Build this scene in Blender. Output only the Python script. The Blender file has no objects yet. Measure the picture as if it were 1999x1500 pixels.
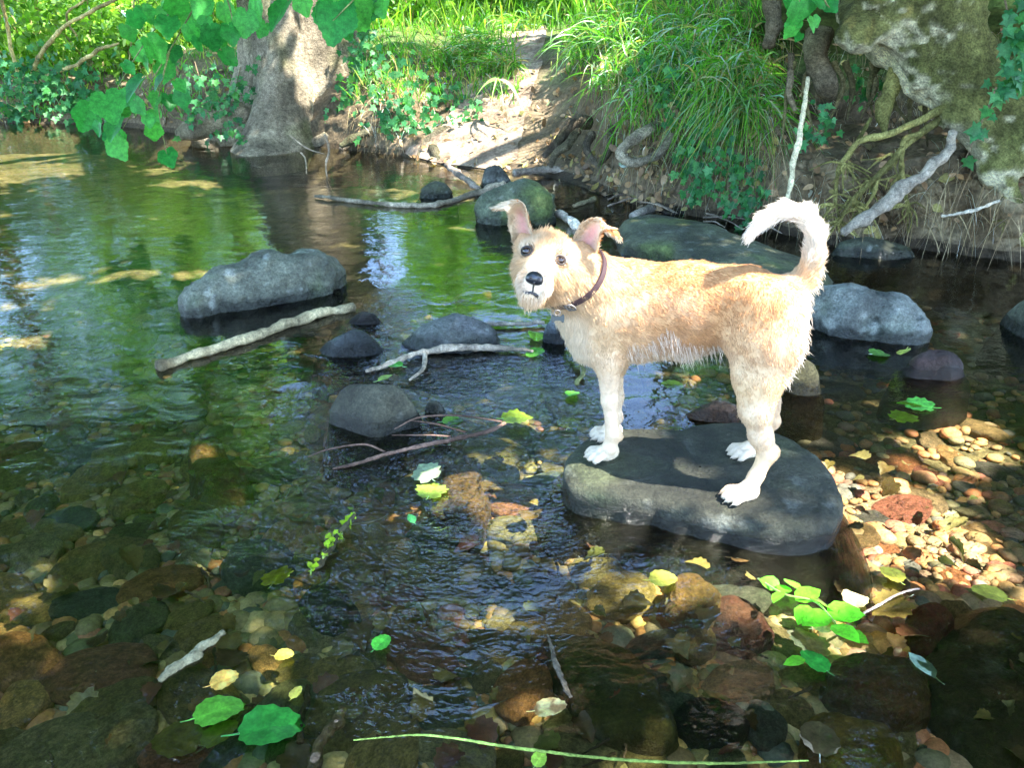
import bpy, math, random
import numpy as np
from mathutils import Vector
rng = np.random.default_rng(7); random.seed(7)
sc = bpy.context.scene; COL = sc.collection
PITCH = math.radians(25.0); FOC = 1569.0; CAMH = 1.0
# ------------------------------------------------------------------ camera
cam_d = bpy.data.cameras.new('camera'); cam = bpy.data.objects.new('camera', cam_d); COL.objects.link(cam)
cam_d.sensor_width = 36; cam_d.lens = 36*FOC/1999; cam_d.clip_start = 0.02; cam_d.clip_end = 500
cam.location = (0, 0, CAMH); cam.rotation_euler = (math.pi/2-PITCH, 0, 0); sc.camera = cam
# ------------------------------------------------------------------ sky, sun, exposure
SUN = np.array([0.50, -0.20, 0.84]); SUN /= np.linalg.norm(SUN)
w = bpy.data.worlds.new('World'); sc.world = w; w.use_nodes = True
nt = w.node_tree; bg = nt.nodes['Background']; sky = nt.nodes.new('ShaderNodeTexSky')
sky.sky_type = 'NISHITA'; sky.sun_disc = False; sky.ozone_density = 5.0
sky.sun_elevation = math.asin(SUN[2]); sky.sun_rotation = math.atan2(SUN[0], SUN[1])
nt.links.new(sky.outputs[0], bg.inputs[0]); bg.inputs[1].default_value = 0.15
sd = bpy.data.lights.new('sun', 'SUN'); sd.energy = 2.9; sd.angle = math.radians(0.5); sd.color = (1, .95, .86)
so = bpy.data.objects.new('sun', sd); COL.objects.link(so); so.rotation_euler = Vector(SUN).to_track_quat('Z', 'Y').to_euler()
sc.view_settings.view_transform = 'Standard'; sc.view_settings.look = 'None'; sc.view_settings.gamma = 1
sc.view_settings.exposure = 3.6
sc.render.engine = 'CYCLES'
cy = sc.cycles; cy.use_denoising = True; cy.max_bounces = 7; cy.diffuse_bounces = 3; cy.glossy_bounces = 3
cy.transmission_bounces = 4; cy.transparent_max_bounces = 8; cy.sample_clamp_indirect = 6; cy.caustics_reflective = False; cy.caustics_refractive = False
# ------------------------------------------------------------------ maths helpers
sP, cP = math.sin(PITCH), math.cos(PITCH)
def ray(px, py):
    x = (px-999.5)/FOC; y = (750-py)/FOC
    return np.array([x, y*sP+cP, y*cP-sP])
def PZ(px, py, z=0.0):
    d = ray(px, py); t = (z-CAMH)/d[2]; return np.array([0, 0, CAMH])+d*t
def PY(px, py, Y):
    d = ray(px, py); t = Y/d[1]; return np.array([0, 0, CAMH])+d*t
def mpp(p): return float(p[1]*cP-(p[2]-CAMH)*sP)/FOC          # metres per photo pixel at p
def proj(P):
    P = np.asarray(P, float); d = P-np.array([0, 0, CAMH])
    zc = d[..., 1]*cP-d[..., 2]*sP; yc = d[..., 1]*sP+d[..., 2]*cP
    zc = np.where(zc < .01, .01, zc)
    return 999.5+FOC*d[..., 0]/zc, 750-FOC*yc/zc
def nrm(v): v = np.asarray(v, float); return v/(np.linalg.norm(v, axis=-1, keepdims=True)+1e-12)
def _h(ix, iy, iz, s):
    n = (ix*374761393+iy*668265263+iz*2147483647+s*1274126177) & 0xffffffff
    n = ((n ^ (n >> 13))*1274126177) & 0xffffffff
    n = ((n ^ (n >> 16))*2246822519) & 0xffffffff
    return ((n ^ (n >> 15)) & 0xffffff)/float(0xffffff)
def vn(P, s=0):
    P = np.asarray(P, float); i = np.floor(P).astype(np.int64); f = P-i; f = f*f*(3-2*f)
    r = 0
    for a in (0, 1):
        for b in (0, 1):
            for c in (0, 1):
                wgt = (f[..., 0] if a else 1-f[..., 0])*(f[..., 1] if b else 1-f[..., 1])*(f[..., 2] if c else 1-f[..., 2])
                r = r+wgt*_h(i[..., 0]+a, i[..., 1]+b, i[..., 2]+c, s)
    return r*2-1
def fbm(P, s=0, o=4, g=.5):
    P = np.asarray(P, float); r = 0; a = 1; t = 0
    for k in range(o):
        r = r+a*vn(P*2**k+17.3*k, s+k); t += a; a *= g
    return r/t
def sstep(a, b, x): t = np.clip((x-a)/(b-a), 0, 1); return t*t*(3-2*t)
def lerp(a, b, t): t = np.asarray(t)[..., None]; return np.asarray(a)*(1-t)+np.asarray(b)*t
def crs(pts, n):
    P = np.asarray(pts, float); m = len(P)
    if m == 2: return P[0]+(P[1]-P[0])*np.linspace(0, 1, n)[:, None]
    Q = np.vstack([2*P[0]-P[1], P, 2*P[-1]-P[-2]]); t = np.linspace(0, m-1-1e-9, n); i = t.astype(int); f = (t-i)[:, None]
    a, b, c, d = Q[i], Q[i+1], Q[i+2], Q[i+3]
    return .5*((2*b)+(-a+c)*f+(2*a-5*b+4*c-d)*f**2+(-a+3*b-3*c+d)*f**3)
# ------------------------------------------------------------------ object helpers
def tag(o, label=None, cat=None, group=None, kind=None):
    if label: o['label'] = label
    if cat: o['category'] = cat
    if group: o['group'] = group
    if kind: o['kind'] = kind
    return o
def empty(name, loc=(0, 0, 0)):
    o = bpy.data.objects.new(name, None); o.empty_display_size = .05; o.location = [float(v) for v in loc]; COL.objects.link(o); return o
def mesh(name, V, F, mat=None, cols=None, fl=None, smooth=True):
    V = np.asarray(V, np.float32); Fs = F if isinstance(F, (list, tuple)) else [F]
    Fs = [np.asarray(f, np.int32) for f in Fs if len(f)]
    me = bpy.data.meshes.new(name); me.vertices.add(len(V)); me.vertices.foreach_set('co', V.ravel())
    lp = np.concatenate([f.ravel() for f in Fs]); me.loops.add(len(lp)); me.loops.foreach_set('vertex_index', lp)
    st = []; k = 0
    for f in Fs:
        st.append(k+np.arange(len(f))*f.shape[1]); k += f.size
    st = np.concatenate(st); me.polygons.add(len(st)); me.polygons.foreach_set('loop_start', st.astype(np.int32))
    me.polygons.foreach_set('use_smooth', np.full(len(st), smooth)); me.update(calc_edges=True)
    if cols is not None:
        a = me.color_attributes.new('Col', 'FLOAT_COLOR', 'POINT'); c = np.ones((len(V), 4), np.float32); c[:, :3] = cols; a.data.foreach_set('color', c.ravel())
    if fl:
        for nm, arr in fl.items():
            a = me.attributes.new(nm, 'FLOAT', 'POINT'); a.data.foreach_set('value', np.asarray(arr, np.float32))
    if mat: me.materials.append(mat)
    return me
def obj(name, V, F, mat, parent=None, cols=None, fl=None, smooth=True):
    if parent is not None: V = np.asarray(V)-np.array(parent_world(parent))
    o = bpy.data.objects.new(name, mesh(name, V, F, mat, cols, fl, smooth)); COL.objects.link(o)
    if parent is not None: o.parent = parent
    return o
def parent_world(p):
    v = np.zeros(3)
    while p is not None: v += np.array(p.location); p = p.parent
    return v
class Acc:
    def __init__(s): s.V = []; s.F3 = []; s.F4 = []; s.C = []; s.n = 0
    def add(s, V, F, C=None):
        V = np.asarray(V); F = np.asarray(F)
        (s.F3 if F.shape[1] == 3 else s.F4).append(F+s.n); s.V.append(V)
        if C is not None: s.C.append(np.broadcast_to(np.asarray(C, float), (len(V), 3)))
        s.n += len(V)
    def obj(s, name, mat, parent=None, smooth=True):
        Fs = []
        if s.F3: Fs.append(np.vstack(s.F3))
        if s.F4: Fs.append(np.vstack(s.F4))
        return obj(name, np.vstack(s.V), Fs, mat, parent, np.vstack(s.C) if s.C else None, smooth=smooth)
def gridF(r, c, wrap=False):
    i = np.arange(r-1)[:, None]; j = np.arange(c if wrap else c-1)[None, :]; j2 = (j+1) % c
    return np.stack([i*c+j, i*c+j2, (i+1)*c+j2, (i+1)*c+j], -1).reshape(-1, 4)
def tube(pts, rad, sides=8, n=24, rough=.12, seed=0, knots=0):
    P = crs(pts, n); R = np.interp(np.linspace(0, 1, n), np.linspace(0, 1, len(rad)), rad)
    if knots: R = R*(1+.35*np.maximum(0, vn(np.stack([np.linspace(0, knots, n), np.zeros(n), np.zeros(n)], -1), seed+5)))
    T = nrm(np.gradient(P, axis=0)); up = np.array([0, 0, 1.]) if abs(T[0, 2]) < .9 else np.array([1., 0, 0])
    A = nrm(np.cross(T, up)); B = np.cross(A, T); th = np.linspace(0, 2*math.pi, sides, endpoint=False)
    D = A[:, None]*np.cos(th)[None, :, None]+B[:, None]*np.sin(th)[None, :, None]
    V = P[:, None]+D*R[:, None, None]
    sc_ = 1/max(R.mean()*2.2, 1e-4)
    V = V+D*(R[:, None]*rough*2*fbm(V*sc_, seed, 3))[..., None]
    V = V.reshape(-1, 3); F = gridF(n, sides, True)
    V = np.vstack([V, P[:1]-T[:1]*R[0]*.3, P[-1:]+T[-1:]*R[-1]*.5]); a = len(V)-2; b = len(V)-1
    j = np.arange(sides); j2 = (j+1) % sides; o = (n-1)*sides
    F3 = np.vstack([np.stack([np.full(sides, a), j2, j], -1), np.stack([np.full(sides, b), o+j, o+j2], -1)])
    return V, F, F3
def acc_tube(ac, pts, rad, col=(.2, .15, .1), **k):
    V, F, F3 = tube(pts, rad, **k); ac.F3.append(F3+ac.n); ac.add(V, F, col)
def surf_nets(f, org, h):
    s = f < 0; nx, ny, nz = f.shape; P = np.zeros((nx-1, ny-1, nz-1, 3), np.float32); cnt = np.zeros((nx-1, ny-1, nz-1), np.float32)
    c = [(a, b, d) for a in (0, 1) for b in (0, 1) for d in (0, 1)]
    sl = lambda k, q: slice(q, k-1+q)
    for p in c:
        for ax in range(3):
            if p[ax]: continue
            q = list(p); q[ax] = 1
            fa = f[sl(nx, p[0]), sl(ny, p[1]), sl(nz, p[2])]; fb = f[sl(nx, q[0]), sl(ny, q[1]), sl(nz, q[2])]
            m = (fa < 0) != (fb < 0); t = np.where(m, fa/np.where(m, fa-fb, 1), 0)
            for k in range(3): P[..., k] += m*(p[k]+(t if k == ax else 0))
            cnt += m
    act = cnt > 0; idx = -np.ones(act.shape, np.int64); idx[act] = np.arange(act.sum())
    I = np.argwhere(act); V = (I+P[act]/cnt[act][:, None])*h+org
    Fq = []
    for ax in range(3):
        o1, o2 = [k for k in range(3) if k != ax]
        sa = [slice(None)]*3; sb = [slice(None)]*3; sa[ax] = slice(0, -1); sb[ax] = slice(1, None)
        m = s[tuple(sa)] != s[tuple(sb)]; E = np.argwhere(m)
        E = E[(E[:, o1] > 0) & (E[:, o2] > 0) & (E[:, o1] < f.shape[o1]-1) & (E[:, o2] < f.shape[o2]-1)]
        def g(d1, d2):
            q = E.copy(); q[:, o1] -= d1; q[:, o2] -= d2; return idx[q[:, 0], q[:, 1], q[:, 2]]
        Q = np.stack([g(1, 1), g(0, 1), g(0, 0), g(1, 0)], -1)
        ins = s[E[:, 0], E[:, 1], E[:, 2]]; flip = ins if ax != 1 else ~ins
        Q[~flip] = Q[~flip][:, ::-1]; Fq.append(Q)
    F = np.vstack(Fq); F = F[(F >= 0).all(1)]
    return V, F
def smin(a, b, k): hh = np.maximum(k-np.abs(a-b), 0)/k; return np.minimum(a, b)-hh*hh*k*.25
def vnormals(V, F):
    N = np.zeros_like(V); n = np.cross(V[F[:, 2]]-V[F[:, 0]], V[F[:, 3]]-V[F[:, 1]])
    for k in range(4): np.add.at(N, F[:, k], n)
    return nrm(N)
# leaves in bulk: outline (k,2) in unit space, y along the leaf
OUT_OVAL = np.array([[0, 0], [.22, .18], [.30, .45], [.2, .75], [0, 1], [-.2, .75], [-.30, .45], [-.22, .18]])
OUT_BIG = np.array([[0, 0], [.2, -.1], [.4, .02], [.36, .14], [.52, .26], [.44, .36], [.54, .52], [.38, .58], [.36, .74], [.2, .76], [.12, .92], [0, 1.04],
                    [-.12, .9], [-.2, .78], [-.34, .74], [-.4, .58], [-.54, .5], [-.46, .36], [-.52, .24], [-.36, .14], [-.4, .0], [-.18, -.1]])
OUT_ROUND = []
for k in range(44):
    a_ = -math.pi/2+2*math.pi*k/44; q_ = 1+(.035 if k % 2 else -.035)+.07*math.cos(5*(a_-math.pi/2))
    OUT_ROUND.append([.50*q_*math.cos(a_), .44+.5*q_*math.sin(a_)+(.12 if abs(k) < 1 else 0)+.10*max(0, math.sin(a_))**6])
OUT_ROUND = np.array(OUT_ROUND)
OUT_IVY = np.array([[0, 0], [.18, -.12], [.42, .02], [.3, .2], [.55, .42], [.24, .46], [.1, .72], [0, .95], [-.1, .72], [-.24, .46], [-.55, .42], [-.3, .2], [-.42, .02], [-.18, -.12]])
OUT_DIA = np.array([[0, 0], [.34, .45], [0, 1], [-.34, .45]])
OUT_TOOTH = []
for k in range(26):
    a_ = -math.pi/2+2*math.pi*k/26; q_ = 1.0+(.05 if k % 2 else -.03)
    OUT_TOOTH.append([.40*q_*math.cos(a_)*(1-.18*math.sin(a_)), .5+.52*q_*math.sin(a_)])
OUT_TOOTH = np.array(OUT_TOOTH)
def leaves(C, D, N, S, out, bend=.15, fold=.12):
    D = nrm(D); N = nrm(N-np.sum(N*D, -1, keepdims=True)*D); X = np.cross(D, N); k = len(out); n = len(C); S = np.asarray(S)
    o = np.vstack([out, [[0, .45]]]); x, y = o[:, 0], o[:, 1]
    zz = -bend*y*y+fold*np.abs(x)*2*0.5
    V = C[:, None]+(X[:, None]*x[None, :, None]+D[:, None]*y[None, :, None]+N[:, None]*zz[None, :, None])*S[:, None, None]
    j = np.arange(k); f = np.stack([np.full(k, k), j, (j+1) % k], -1)
    F = (np.arange(n)[:, None, None]*(k+1)+f[None]).reshape(-1, 3)
    return V.reshape(-1, 3), F, k+1
def rdir(n, zb=0.0):
    v = rng.normal(size=(n, 3)); v = nrm(v); v[:, 2] += zb; return nrm(v)
def blades(B, D, L, W, droop, nseg=5):
    n = len(B); t = np.linspace(0, 1, nseg+1)[None, :, None]; D = nrm(D)
    L = np.asarray(L)[:, None, None]; W = np.asarray(W)[:, None, None]; dr = np.asarray(droop)[:, None, None]
    P = B[:, None]+D[:, None]*t*L+np.array([0, 0, -1.])*(t**2)*dr*L
    S = nrm(np.cross(D, rng.normal(size=(n, 3))))[:, None]
    wd = W*(1-t**2.2)*(.5+.5*np.minimum(1, t*5))*.5+.0002
    V = np.stack([P-S*wd, P+S*wd], 2).reshape(-1, 3); m = nseg+1
    i = np.arange(nseg)*2; f = np.stack([i, i+1, i+3, i+2], -1)
    F = (np.arange(n)[:, None, None]*(2*m)+f[None]).reshape(-1, 4)
    return V, F, 2*m
# ------------------------------------------------------------------ materials
def nodes(name):
    m = bpy.data.materials.new(name); m.use_nodes = True; t = m.node_tree; t.nodes.clear()
    o = t.nodes.new('ShaderNodeOutputMaterial'); return m, t, o
def N(t, ty, **kw):
    n = t.nodes.new(ty)
    for k, v in kw.items():
        if k in n.inputs: n.inputs[k].default_value = v
        else: setattr(n, k, v)
    return n
def noise(t, scale, detail=5, rough=.6, vec=None):
    n = N(t, 'ShaderNodeTexNoise', Scale=scale, Detail=detail, Roughness=rough)
    if vec is None:
        tc = N(t, 'ShaderNodeTexCoord'); vec = tc.outputs['Object']
    t.links.new(vec, n.inputs['Vector']); return n
def maprange(t, src, a, b, c, d):
    n = N(t, 'ShaderNodeMapRange'); t.links.new(src, n.inputs[0])
    for i, v in enumerate((a, b, c, d)): n.inputs[i+1].default_value = v
    return n.outputs[0]
def vscale(t, col, fac):
    n = N(t, 'ShaderNodeVectorMath', operation='SCALE'); t.links.new(col, n.inputs[0]); t.links.new(fac, n.inputs['Scale']); return n.outputs[0]
def surf_mat(name, rough=.8, scales=((8, .35), (60, .3)), bump=.4, bscale=40, bdist=.01, spec=.3, attr='Col', base=None, wet=False, ramp=None):
    m, t, o = nodes(name); b = N(t, 'ShaderNodeBsdfPrincipled'); t.links.new(b.outputs[0], o.inputs[0])
    if ramp:
        oi = N(t, 'ShaderNodeObjectInfo'); r = N(t, 'ShaderNodeValToRGB'); r.color_ramp.interpolation = 'CONSTANT'
        e = r.color_ramp.elements
        while len(e) < len(ramp): e.new(.5)
        for i, c in enumerate(ramp): e[i].position = i/len(ramp); e[i].color = (*c, 1)
        t.links.new(oi.outputs['Random'], r.inputs[0]); sx = N(t, 'ShaderNodeSeparateXYZ'); t.links.new(oi.outputs['Location'], sx.inputs[0]); mc = N(t, 'ShaderNodeMix', data_type='RGBA', blend_type='MULTIPLY')
        t.links.new(maprange(t, sx.outputs['X'], .3, .75, 0, 1), mc.inputs['Factor']); t.links.new(r.outputs[0], mc.inputs[6]); mc.inputs[7].default_value = (1.3, .98, 1.35, 1); col = mc.outputs[2]  # stones to the right tinted pink: the sun patch painted into their colour
    elif base is not None:
        c = N(t, 'ShaderNodeRGB'); c.outputs[0].default_value = (*base, 1); col = c.outputs[0]
    else:
        a = N(t, 'ShaderNodeAttribute', attribute_name=attr); col = a.outputs['Color']
    for s, amt in scales:
        n = noise(t, s); col = vscale(t, col, maprange(t, n.outputs[0], .3, .7, 1-amt, 1+amt))
    t.links.new(col, b.inputs['Base Color']); b.inputs['Roughness'].default_value = rough; b.inputs['Specular IOR Level'].default_value = spec
    if wet:
        a = N(t, 'ShaderNodeAttribute', attribute_name='wet'); t.links.new(maprange(t, a.outputs['Fac'], 0, 1, rough, .12), b.inputs['Roughness'])
    if bump:
        n = noise(t, bscale, 8, .7); bp = N(t, 'ShaderNodeBump', Strength=bump, Distance=bdist); t.links.new(n.outputs[0], bp.inputs['Height']); t.links.new(bp.outputs[0], b.inputs['Normal'])
    return m
def leaf_mat(name, trans=.5, gloss=.07, rough=.45, tcol=(1.6, 1.9, .7)):
    m, t, o = nodes(name); a = N(t, 'ShaderNodeAttribute', attribute_name='Col')
    n = noise(t, 45, 4); col = vscale(t, a.outputs['Color'], maprange(t, n.outputs[0], .3, .7, .62, 1.32)); n = noise(t, 190, 3); col = vscale(t, col, maprange(t, n.outputs[0], .3, .7, .8, 1.2))
    d = N(t, 'ShaderNodeBsdfDiffuse'); tr = N(t, 'ShaderNodeBsdfTranslucent'); g = N(t, 'ShaderNodeBsdfGlossy', Roughness=rough)
    mu = N(t, 'ShaderNodeVectorMath', operation='MULTIPLY'); mu.inputs[1].default_value = tcol
    t.links.new(col, mu.inputs[0]); t.links.new(mu.outputs[0], tr.inputs[0]); t.links.new(col, d.inputs[0])
    g.inputs['Color'].default_value = (.8, .9, .85, 1)
    m1 = N(t, 'ShaderNodeMixShader'); m1.inputs[0].default_value = trans; t.links.new(d.outputs[0], m1.inputs[1]); t.links.new(tr.outputs[0], m1.inputs[2])
    fr = N(t, 'ShaderNodeFresnel', IOR=1.4); m2 = N(t, 'ShaderNodeMixShader')
    ml = N(t, 'ShaderNodeMath', operation='MULTIPLY'); t.links.new(fr.outputs[0], ml.inputs[0]); ml.inputs[1].default_value = gloss*6
    t.links.new(ml.outputs[0], m2.inputs[0]); t.links.new(m1.outputs[0], m2.inputs[1]); t.links.new(g.outputs[0], m2.inputs[2])
    t.links.new(m2.outputs[0], o.inputs[0]); return m
M_SOIL = surf_mat('soil', .9, ((5, .3), (45, .45)), .9, 28, .03, .15)
M_BARK = surf_mat('bark', .9, ((9, .3), (32, .45), (130, .5)), 1, 60, .035, .1)
M_WOOD = surf_mat('dead_wood', .8, ((14, .45), (60, .45), (200, .4)), 1, 80, .012, .2)
M_ROCK = surf_mat('river_rock', .7, ((5, .35), (22, .35), (90, .4), (220, .35)), 1, 50, .018, .3, wet=True)
M_BED = surf_mat('bed_gravel', .7, ((3, .3), (26, .6), (110, .6)), .9, 60, .015, .2)
M_PEB = surf_mat('pebble', .6, ((40, .35), (180, .3)), .5, 120, .004, .3)
STONE_K = 1.8
STONE_C = [(0.112, 0.09, 0.033), (0.18, 0.135, 0.044), (0.075, 0.083, 0.037), (0.285, 0.18, 0.062), (0.128, 0.112, 0.05), (0.15, 0.068, 0.037), (0.053, 0.063, 0.044), (0.195, 0.165, 0.075), (0.12, 0.102, 0.037), (0.195, 0.098, 0.035)]
STONE_C = [tuple(v*STONE_K for v in c) for c in STONE_C]
M_STONE = surf_mat('bed_stone', .6, ((4, .5), (14, .5), (70, .45)), 1, 40, .02, .3, ramp=STONE_C)
M_LEAF = leaf_mat('leaf'); M_LITTER = leaf_mat('dead_leaf', .15, .1, .4, (1.1, 1, .8))
M_GRASS = leaf_mat('grass_blade', .45, .04, .5)
def water_mat():
    m, t, o = nodes('stream_water')
    tc = N(t, 'ShaderNodeTexCoord'); rp = N(t, 'ShaderNodeAttribute', attribute_name='rip')
    mp = N(t, 'ShaderNodeMapping'); mp.inputs['Scale'].default_value = (1, 1.5, 1); t.links.new(tc.outputs['Object'], mp.inputs[0])
    n1 = noise(t, 9, 3, .5, mp.outputs[0]); n2 = noise(t, 38, 2, .45, mp.outputs[0]); n3 = noise(t, 3.0, 2, .5, mp.outputs[0])
    n1.inputs['Distortion'].default_value = .6; n2.inputs['Distortion'].default_value = 1.2
    def mul(a, b):
        q = N(t, 'ShaderNodeMath', operation='MULTIPLY')
        for i, v in enumerate((a, b)):
            if isinstance(v, float): q.inputs[i].default_value = v
            else: t.links.new(v, q.inputs[i])
        return q.outputs[0]
    def add(a, b):
        q = N(t, 'ShaderNodeMath', operation='ADD'); t.links.new(a, q.inputs[0]); t.links.new(b, q.inputs[1]); return q.outputs[0]
    calm = add(mul(n1.outputs[0], .010), add(mul(n2.outputs[0], .0010), mul(n3.outputs[0], .02)))
    busy = add(mul(n2.outputs[0], .012), mul(n1.outputs[0], .026))
    h = add(mul(calm, .28), mul(busy, rp.outputs['Fac']))
    bp = N(t, 'ShaderNodeBump', Strength=1.0, Distance=1.0); t.links.new(h, bp.inputs['Height'])
    fr = N(t, 'ShaderNodeFresnel', IOR=1.45); t.links.new(bp.outputs[0], fr.inputs['Normal'])
    g = N(t, 'ShaderNodeBsdfGlossy', Roughness=.015); t.links.new(bp.outputs[0], g.inputs['Normal'])
    tr = N(t, 'ShaderNodeBsdfTransparent'); tr.inputs[0].default_value = (.91, .93, .79, 1)
    mx = N(t, 'ShaderNodeMixShader'); t.links.new(fr.outputs[0], mx.inputs[0]); t.links.new(tr.outputs[0], mx.inputs[1]); t.links.new(g.outputs[0], mx.inputs[2])
    t.links.new(mx.outputs[0], o.inputs[0]); return m
M_WATER = water_mat()
# ------------------------------------------------------------------ the bank: a profile lofted along the shoreline
SH = [(-2600, 215), (-600, 228), (0, 240), (200, 243), (420, 268), (560, 282), (680, 292), (780, 303), (850, 322), (950, 334), (1060, 342), (1140, 366), (1230, 398), (1330, 418), (1450, 440), (1600, 466), (1780, 488), (2000, 503), (2400, 530)]
SW = np.array([PZ(a, b)[:2] for a, b in SH]); SW = np.vstack([[-40, 9.5], SW, [7, 3.0], [30, 1.5]])
def shore(x): return np.interp(x, SW[:, 0], SW[:, 1])
low = [(-.3, -.35), (-.08, -.1), (0, .0), (.08, .1), (.2, .2), (.45, .3), (.9, .36), (1.6, .42), (3, .55), (6, .8), (12, 1.5), (30, 4), (70, 9)]
mid = [(-.5, -.35), (-.15, -.14), (0, .0), (.08, .14), (.2, .3), (.45, .48), (.9, .62), (1.6, .7), (3, .8), (6, .95), (12, 1.5), (30, 4), (70, 9)]
pth = [(-.5, -.3), (-.2, -.08), (0, .0), (.2, .06), (.5, .15), (.9, .28), (1.4, .44), (2.0, .60), (3, .76), (6, .9), (12, 1.5), (30, 4), (70, 9)]
stp = [(-.5, -.3), (-.15, -.08), (0, .0), (.05, .14), (.10, .3), (.2, .48), (.4, .64), (.8, .74), (2, .86), (5, 1.0), (11, 1.6), (30, 4), (70, 9)]
hol = [(-.5, -.25), (-.15, -.06), (0, .0), (.08, .12), (.12, .26), (.25, .36), (1.2, .42), (1.6, .75), (1.1, 1.02), (1.15, 1.18), (4, 1.5), (30, 4), (70, 9)]
STN = [(-60, low), (-5.4, low), (-4.0, low), (-3.0, mid), (-1.5, mid), (-.95, mid), (-.55, pth), (.45, pth), (.80, stp), (1.25, stp), (1.45, hol), (30, hol)]
SX = np.array([s[0] for s in STN]); SP = np.array([s[1] for s in STN])
def bank_raw(X, v):
    X = np.asarray(X, float); v = np.asarray(v, float)
    i = np.clip(np.searchsorted(SX, X)-1, 0, len(SX)-2); f = np.clip((X-SX[i])/(SX[i+1]-SX[i]), 0, 1); f = f*f*(3-2*f)
    j = np.clip(v.astype(int), 0, SP.shape[1]-2); g = v-j
    a = SP[i, j]*(1-g)[..., None]+SP[i, j+1]*g[..., None]; b = SP[i+1, j]*(1-g)[..., None]+SP[i+1, j+1]*g[..., None]
    p = a*(1-f)[..., None]+b*f[..., None]
    return np.stack([X, shore(X)+p[..., 0], p[..., 1]], -1)
def bank(X, v):
    P = bank_raw(X, v); land = sstep(.0, .3, P[..., 2])
    q = P*np.array([1, 1, 1.])
    am = np.where(P[..., 1] > 12, 3.0, 1.0)
    d = .10*fbm(q*2.2, 3, 4)+.05*fbm(q*7, 9, 4)
    hl = sstep(1.2, 1.5, P[..., 0])*sstep(6.5, 4.5, v)
    d = d*(1+.8*hl)+hl*(.06*(1-2*np.abs(fbm(q*9, 13, 4)))+.025*fbm(q*26, 14, 3))
    P = P.copy(); P[..., 1] -= d*1.1*np.clip(land+.25+.5*hl, 0, 1); P[..., 2] += d*.55*land*am; return P
xs = np.concatenate([np.linspace(-45, -8, 30, endpoint=False), np.linspace(-8, -2, 150, endpoint=False), np.linspace(-2, 2.9, 420, endpoint=False), np.linspace(2.9, 30, 40)])
vs = np.concatenate([np.linspace(0, 8, 230, endpoint=False), np.linspace(8, 9, 30, endpoint=False), np.linspace(9, 12, 50)])
XX, VV = np.meshgrid(xs, vs); PB = bank(XX, VV)
n1 = fbm(PB*3, 21, 4); n2 = fbm(PB*11, 22, 3)
soil = lerp((.10, .075, .045), (.20, .15, .095), sstep(-.4, .5, n1)); green = lerp((.05, .085, .02), (.11, .15, .04), sstep(-.4, .4, n2))
gm = sstep(.45, .75, PB[..., 2]+.25*n1)*(1-.3*sstep(-.8, -.4, PB[..., 0])*sstep(.7, .3, PB[..., 0])*sstep(9, 8, VV)); c = lerp(soil, green, gm)
pale = sstep(1.2, 1.5, XX)*sstep(.45, .3, PB[..., 2]+.1*n2)*sstep(.02, .08, PB[..., 2]); c = lerp(c, lerp((.12, .085, .045), (.27, .21, .12), sstep(-.4, .4, n2)), pale*.9)
c = c*np.where(PB[..., 2] < .04, .45, 1)[..., None]
tag(obj('bank', PB.reshape(-1, 3), gridF(len(vs), len(xs)), M_SOIL, cols=c.reshape(-1, 3)), kind='structure')
# dirt path: a sheet lying on the gentle part of the bank
xs2 = np.linspace(-.62, .52, 150); vs2 = np.linspace(2.1, 8.6, 170); X2, V2 = np.meshgrid(xs2, vs2)
cen = -.45+.60*((V2-2)/6.5)**1.0; half = .37-.17*(V2-2)/6.5
Xp = cen+(X2+.05)/.57*half*(1+.22*fbm(np.stack([V2*1.3, np.sign(X2+.05)*5, V2*0], -1), 5, 3))
Pp = bank(Xp, V2); Pp[..., 2] += .008; Pp[..., 1] -= .006
npz = fbm(Pp*8, 31, 4); cp = lerp((.14, .10, .07), (.34, .26, .19), sstep(-.5, .5, npz))
tag(obj('path', Pp.reshape(-1, 3), gridF(len(vs2), len(xs2)), M_SOIL, cols=cp.reshape(-1, 3)), kind='structure')
# ------------------------------------------------------------------ stream bed
def bedz(x, y):
    q = np.stack([x, y, x*0], -1)
    z = -.15+.035*fbm(q*1.6, 41, 3)+.018*fbm(q*9, 43, 3)
    z = z-.10*sstep(-.1, -1.6, x)*sstep(1.2, 2.2, y)                    # pool on the left
    z = z+.07*sstep(1.9, .9, y)                                         # shallow near the camera
    z = z-.02*sstep(.4, .9, x)*sstep(2.2, 1.2, y)
    return z
yb = np.concatenate([np.linspace(-6, .5, 14, endpoint=False), np.geomspace(.5, 12.5, 330)]); xb = np.concatenate([np.linspace(-40, -7, 12, endpoint=False), -np.geomspace(7, .02, 190), np.geomspace(.02, 5, 180), np.linspace(5.6, 30, 10)])
XB, YB = np.meshgrid(xb, yb); ZB = bedz(XB, YB); QB = np.stack([XB, YB, ZB], -1)
a1 = fbm(QB*6, 51, 4); a2 = fbm(QB*25, 52, 3)
cb = lerp((.065, .055, .028), (.13, .10, .055), sstep(-.4, .5, a1)); cb = lerp(cb, (.24, .18, .11), sstep(.25, .7, a2)*.6)*1.35; cb = lerp(cb, (.34, .21, .17), sstep(.55, 1.0, XB)*sstep(2.0, 1.6, YB)*sstep(-.3, .3, a1)*.8)  # last blend paints the pinkish sunlit area on the right into the bed
tag(obj('stream_bed', QB.reshape(-1, 3), gridF(len(yb), len(xb)), M_BED, cols=cb.reshape(-1, 3)), kind='structure')
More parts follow.
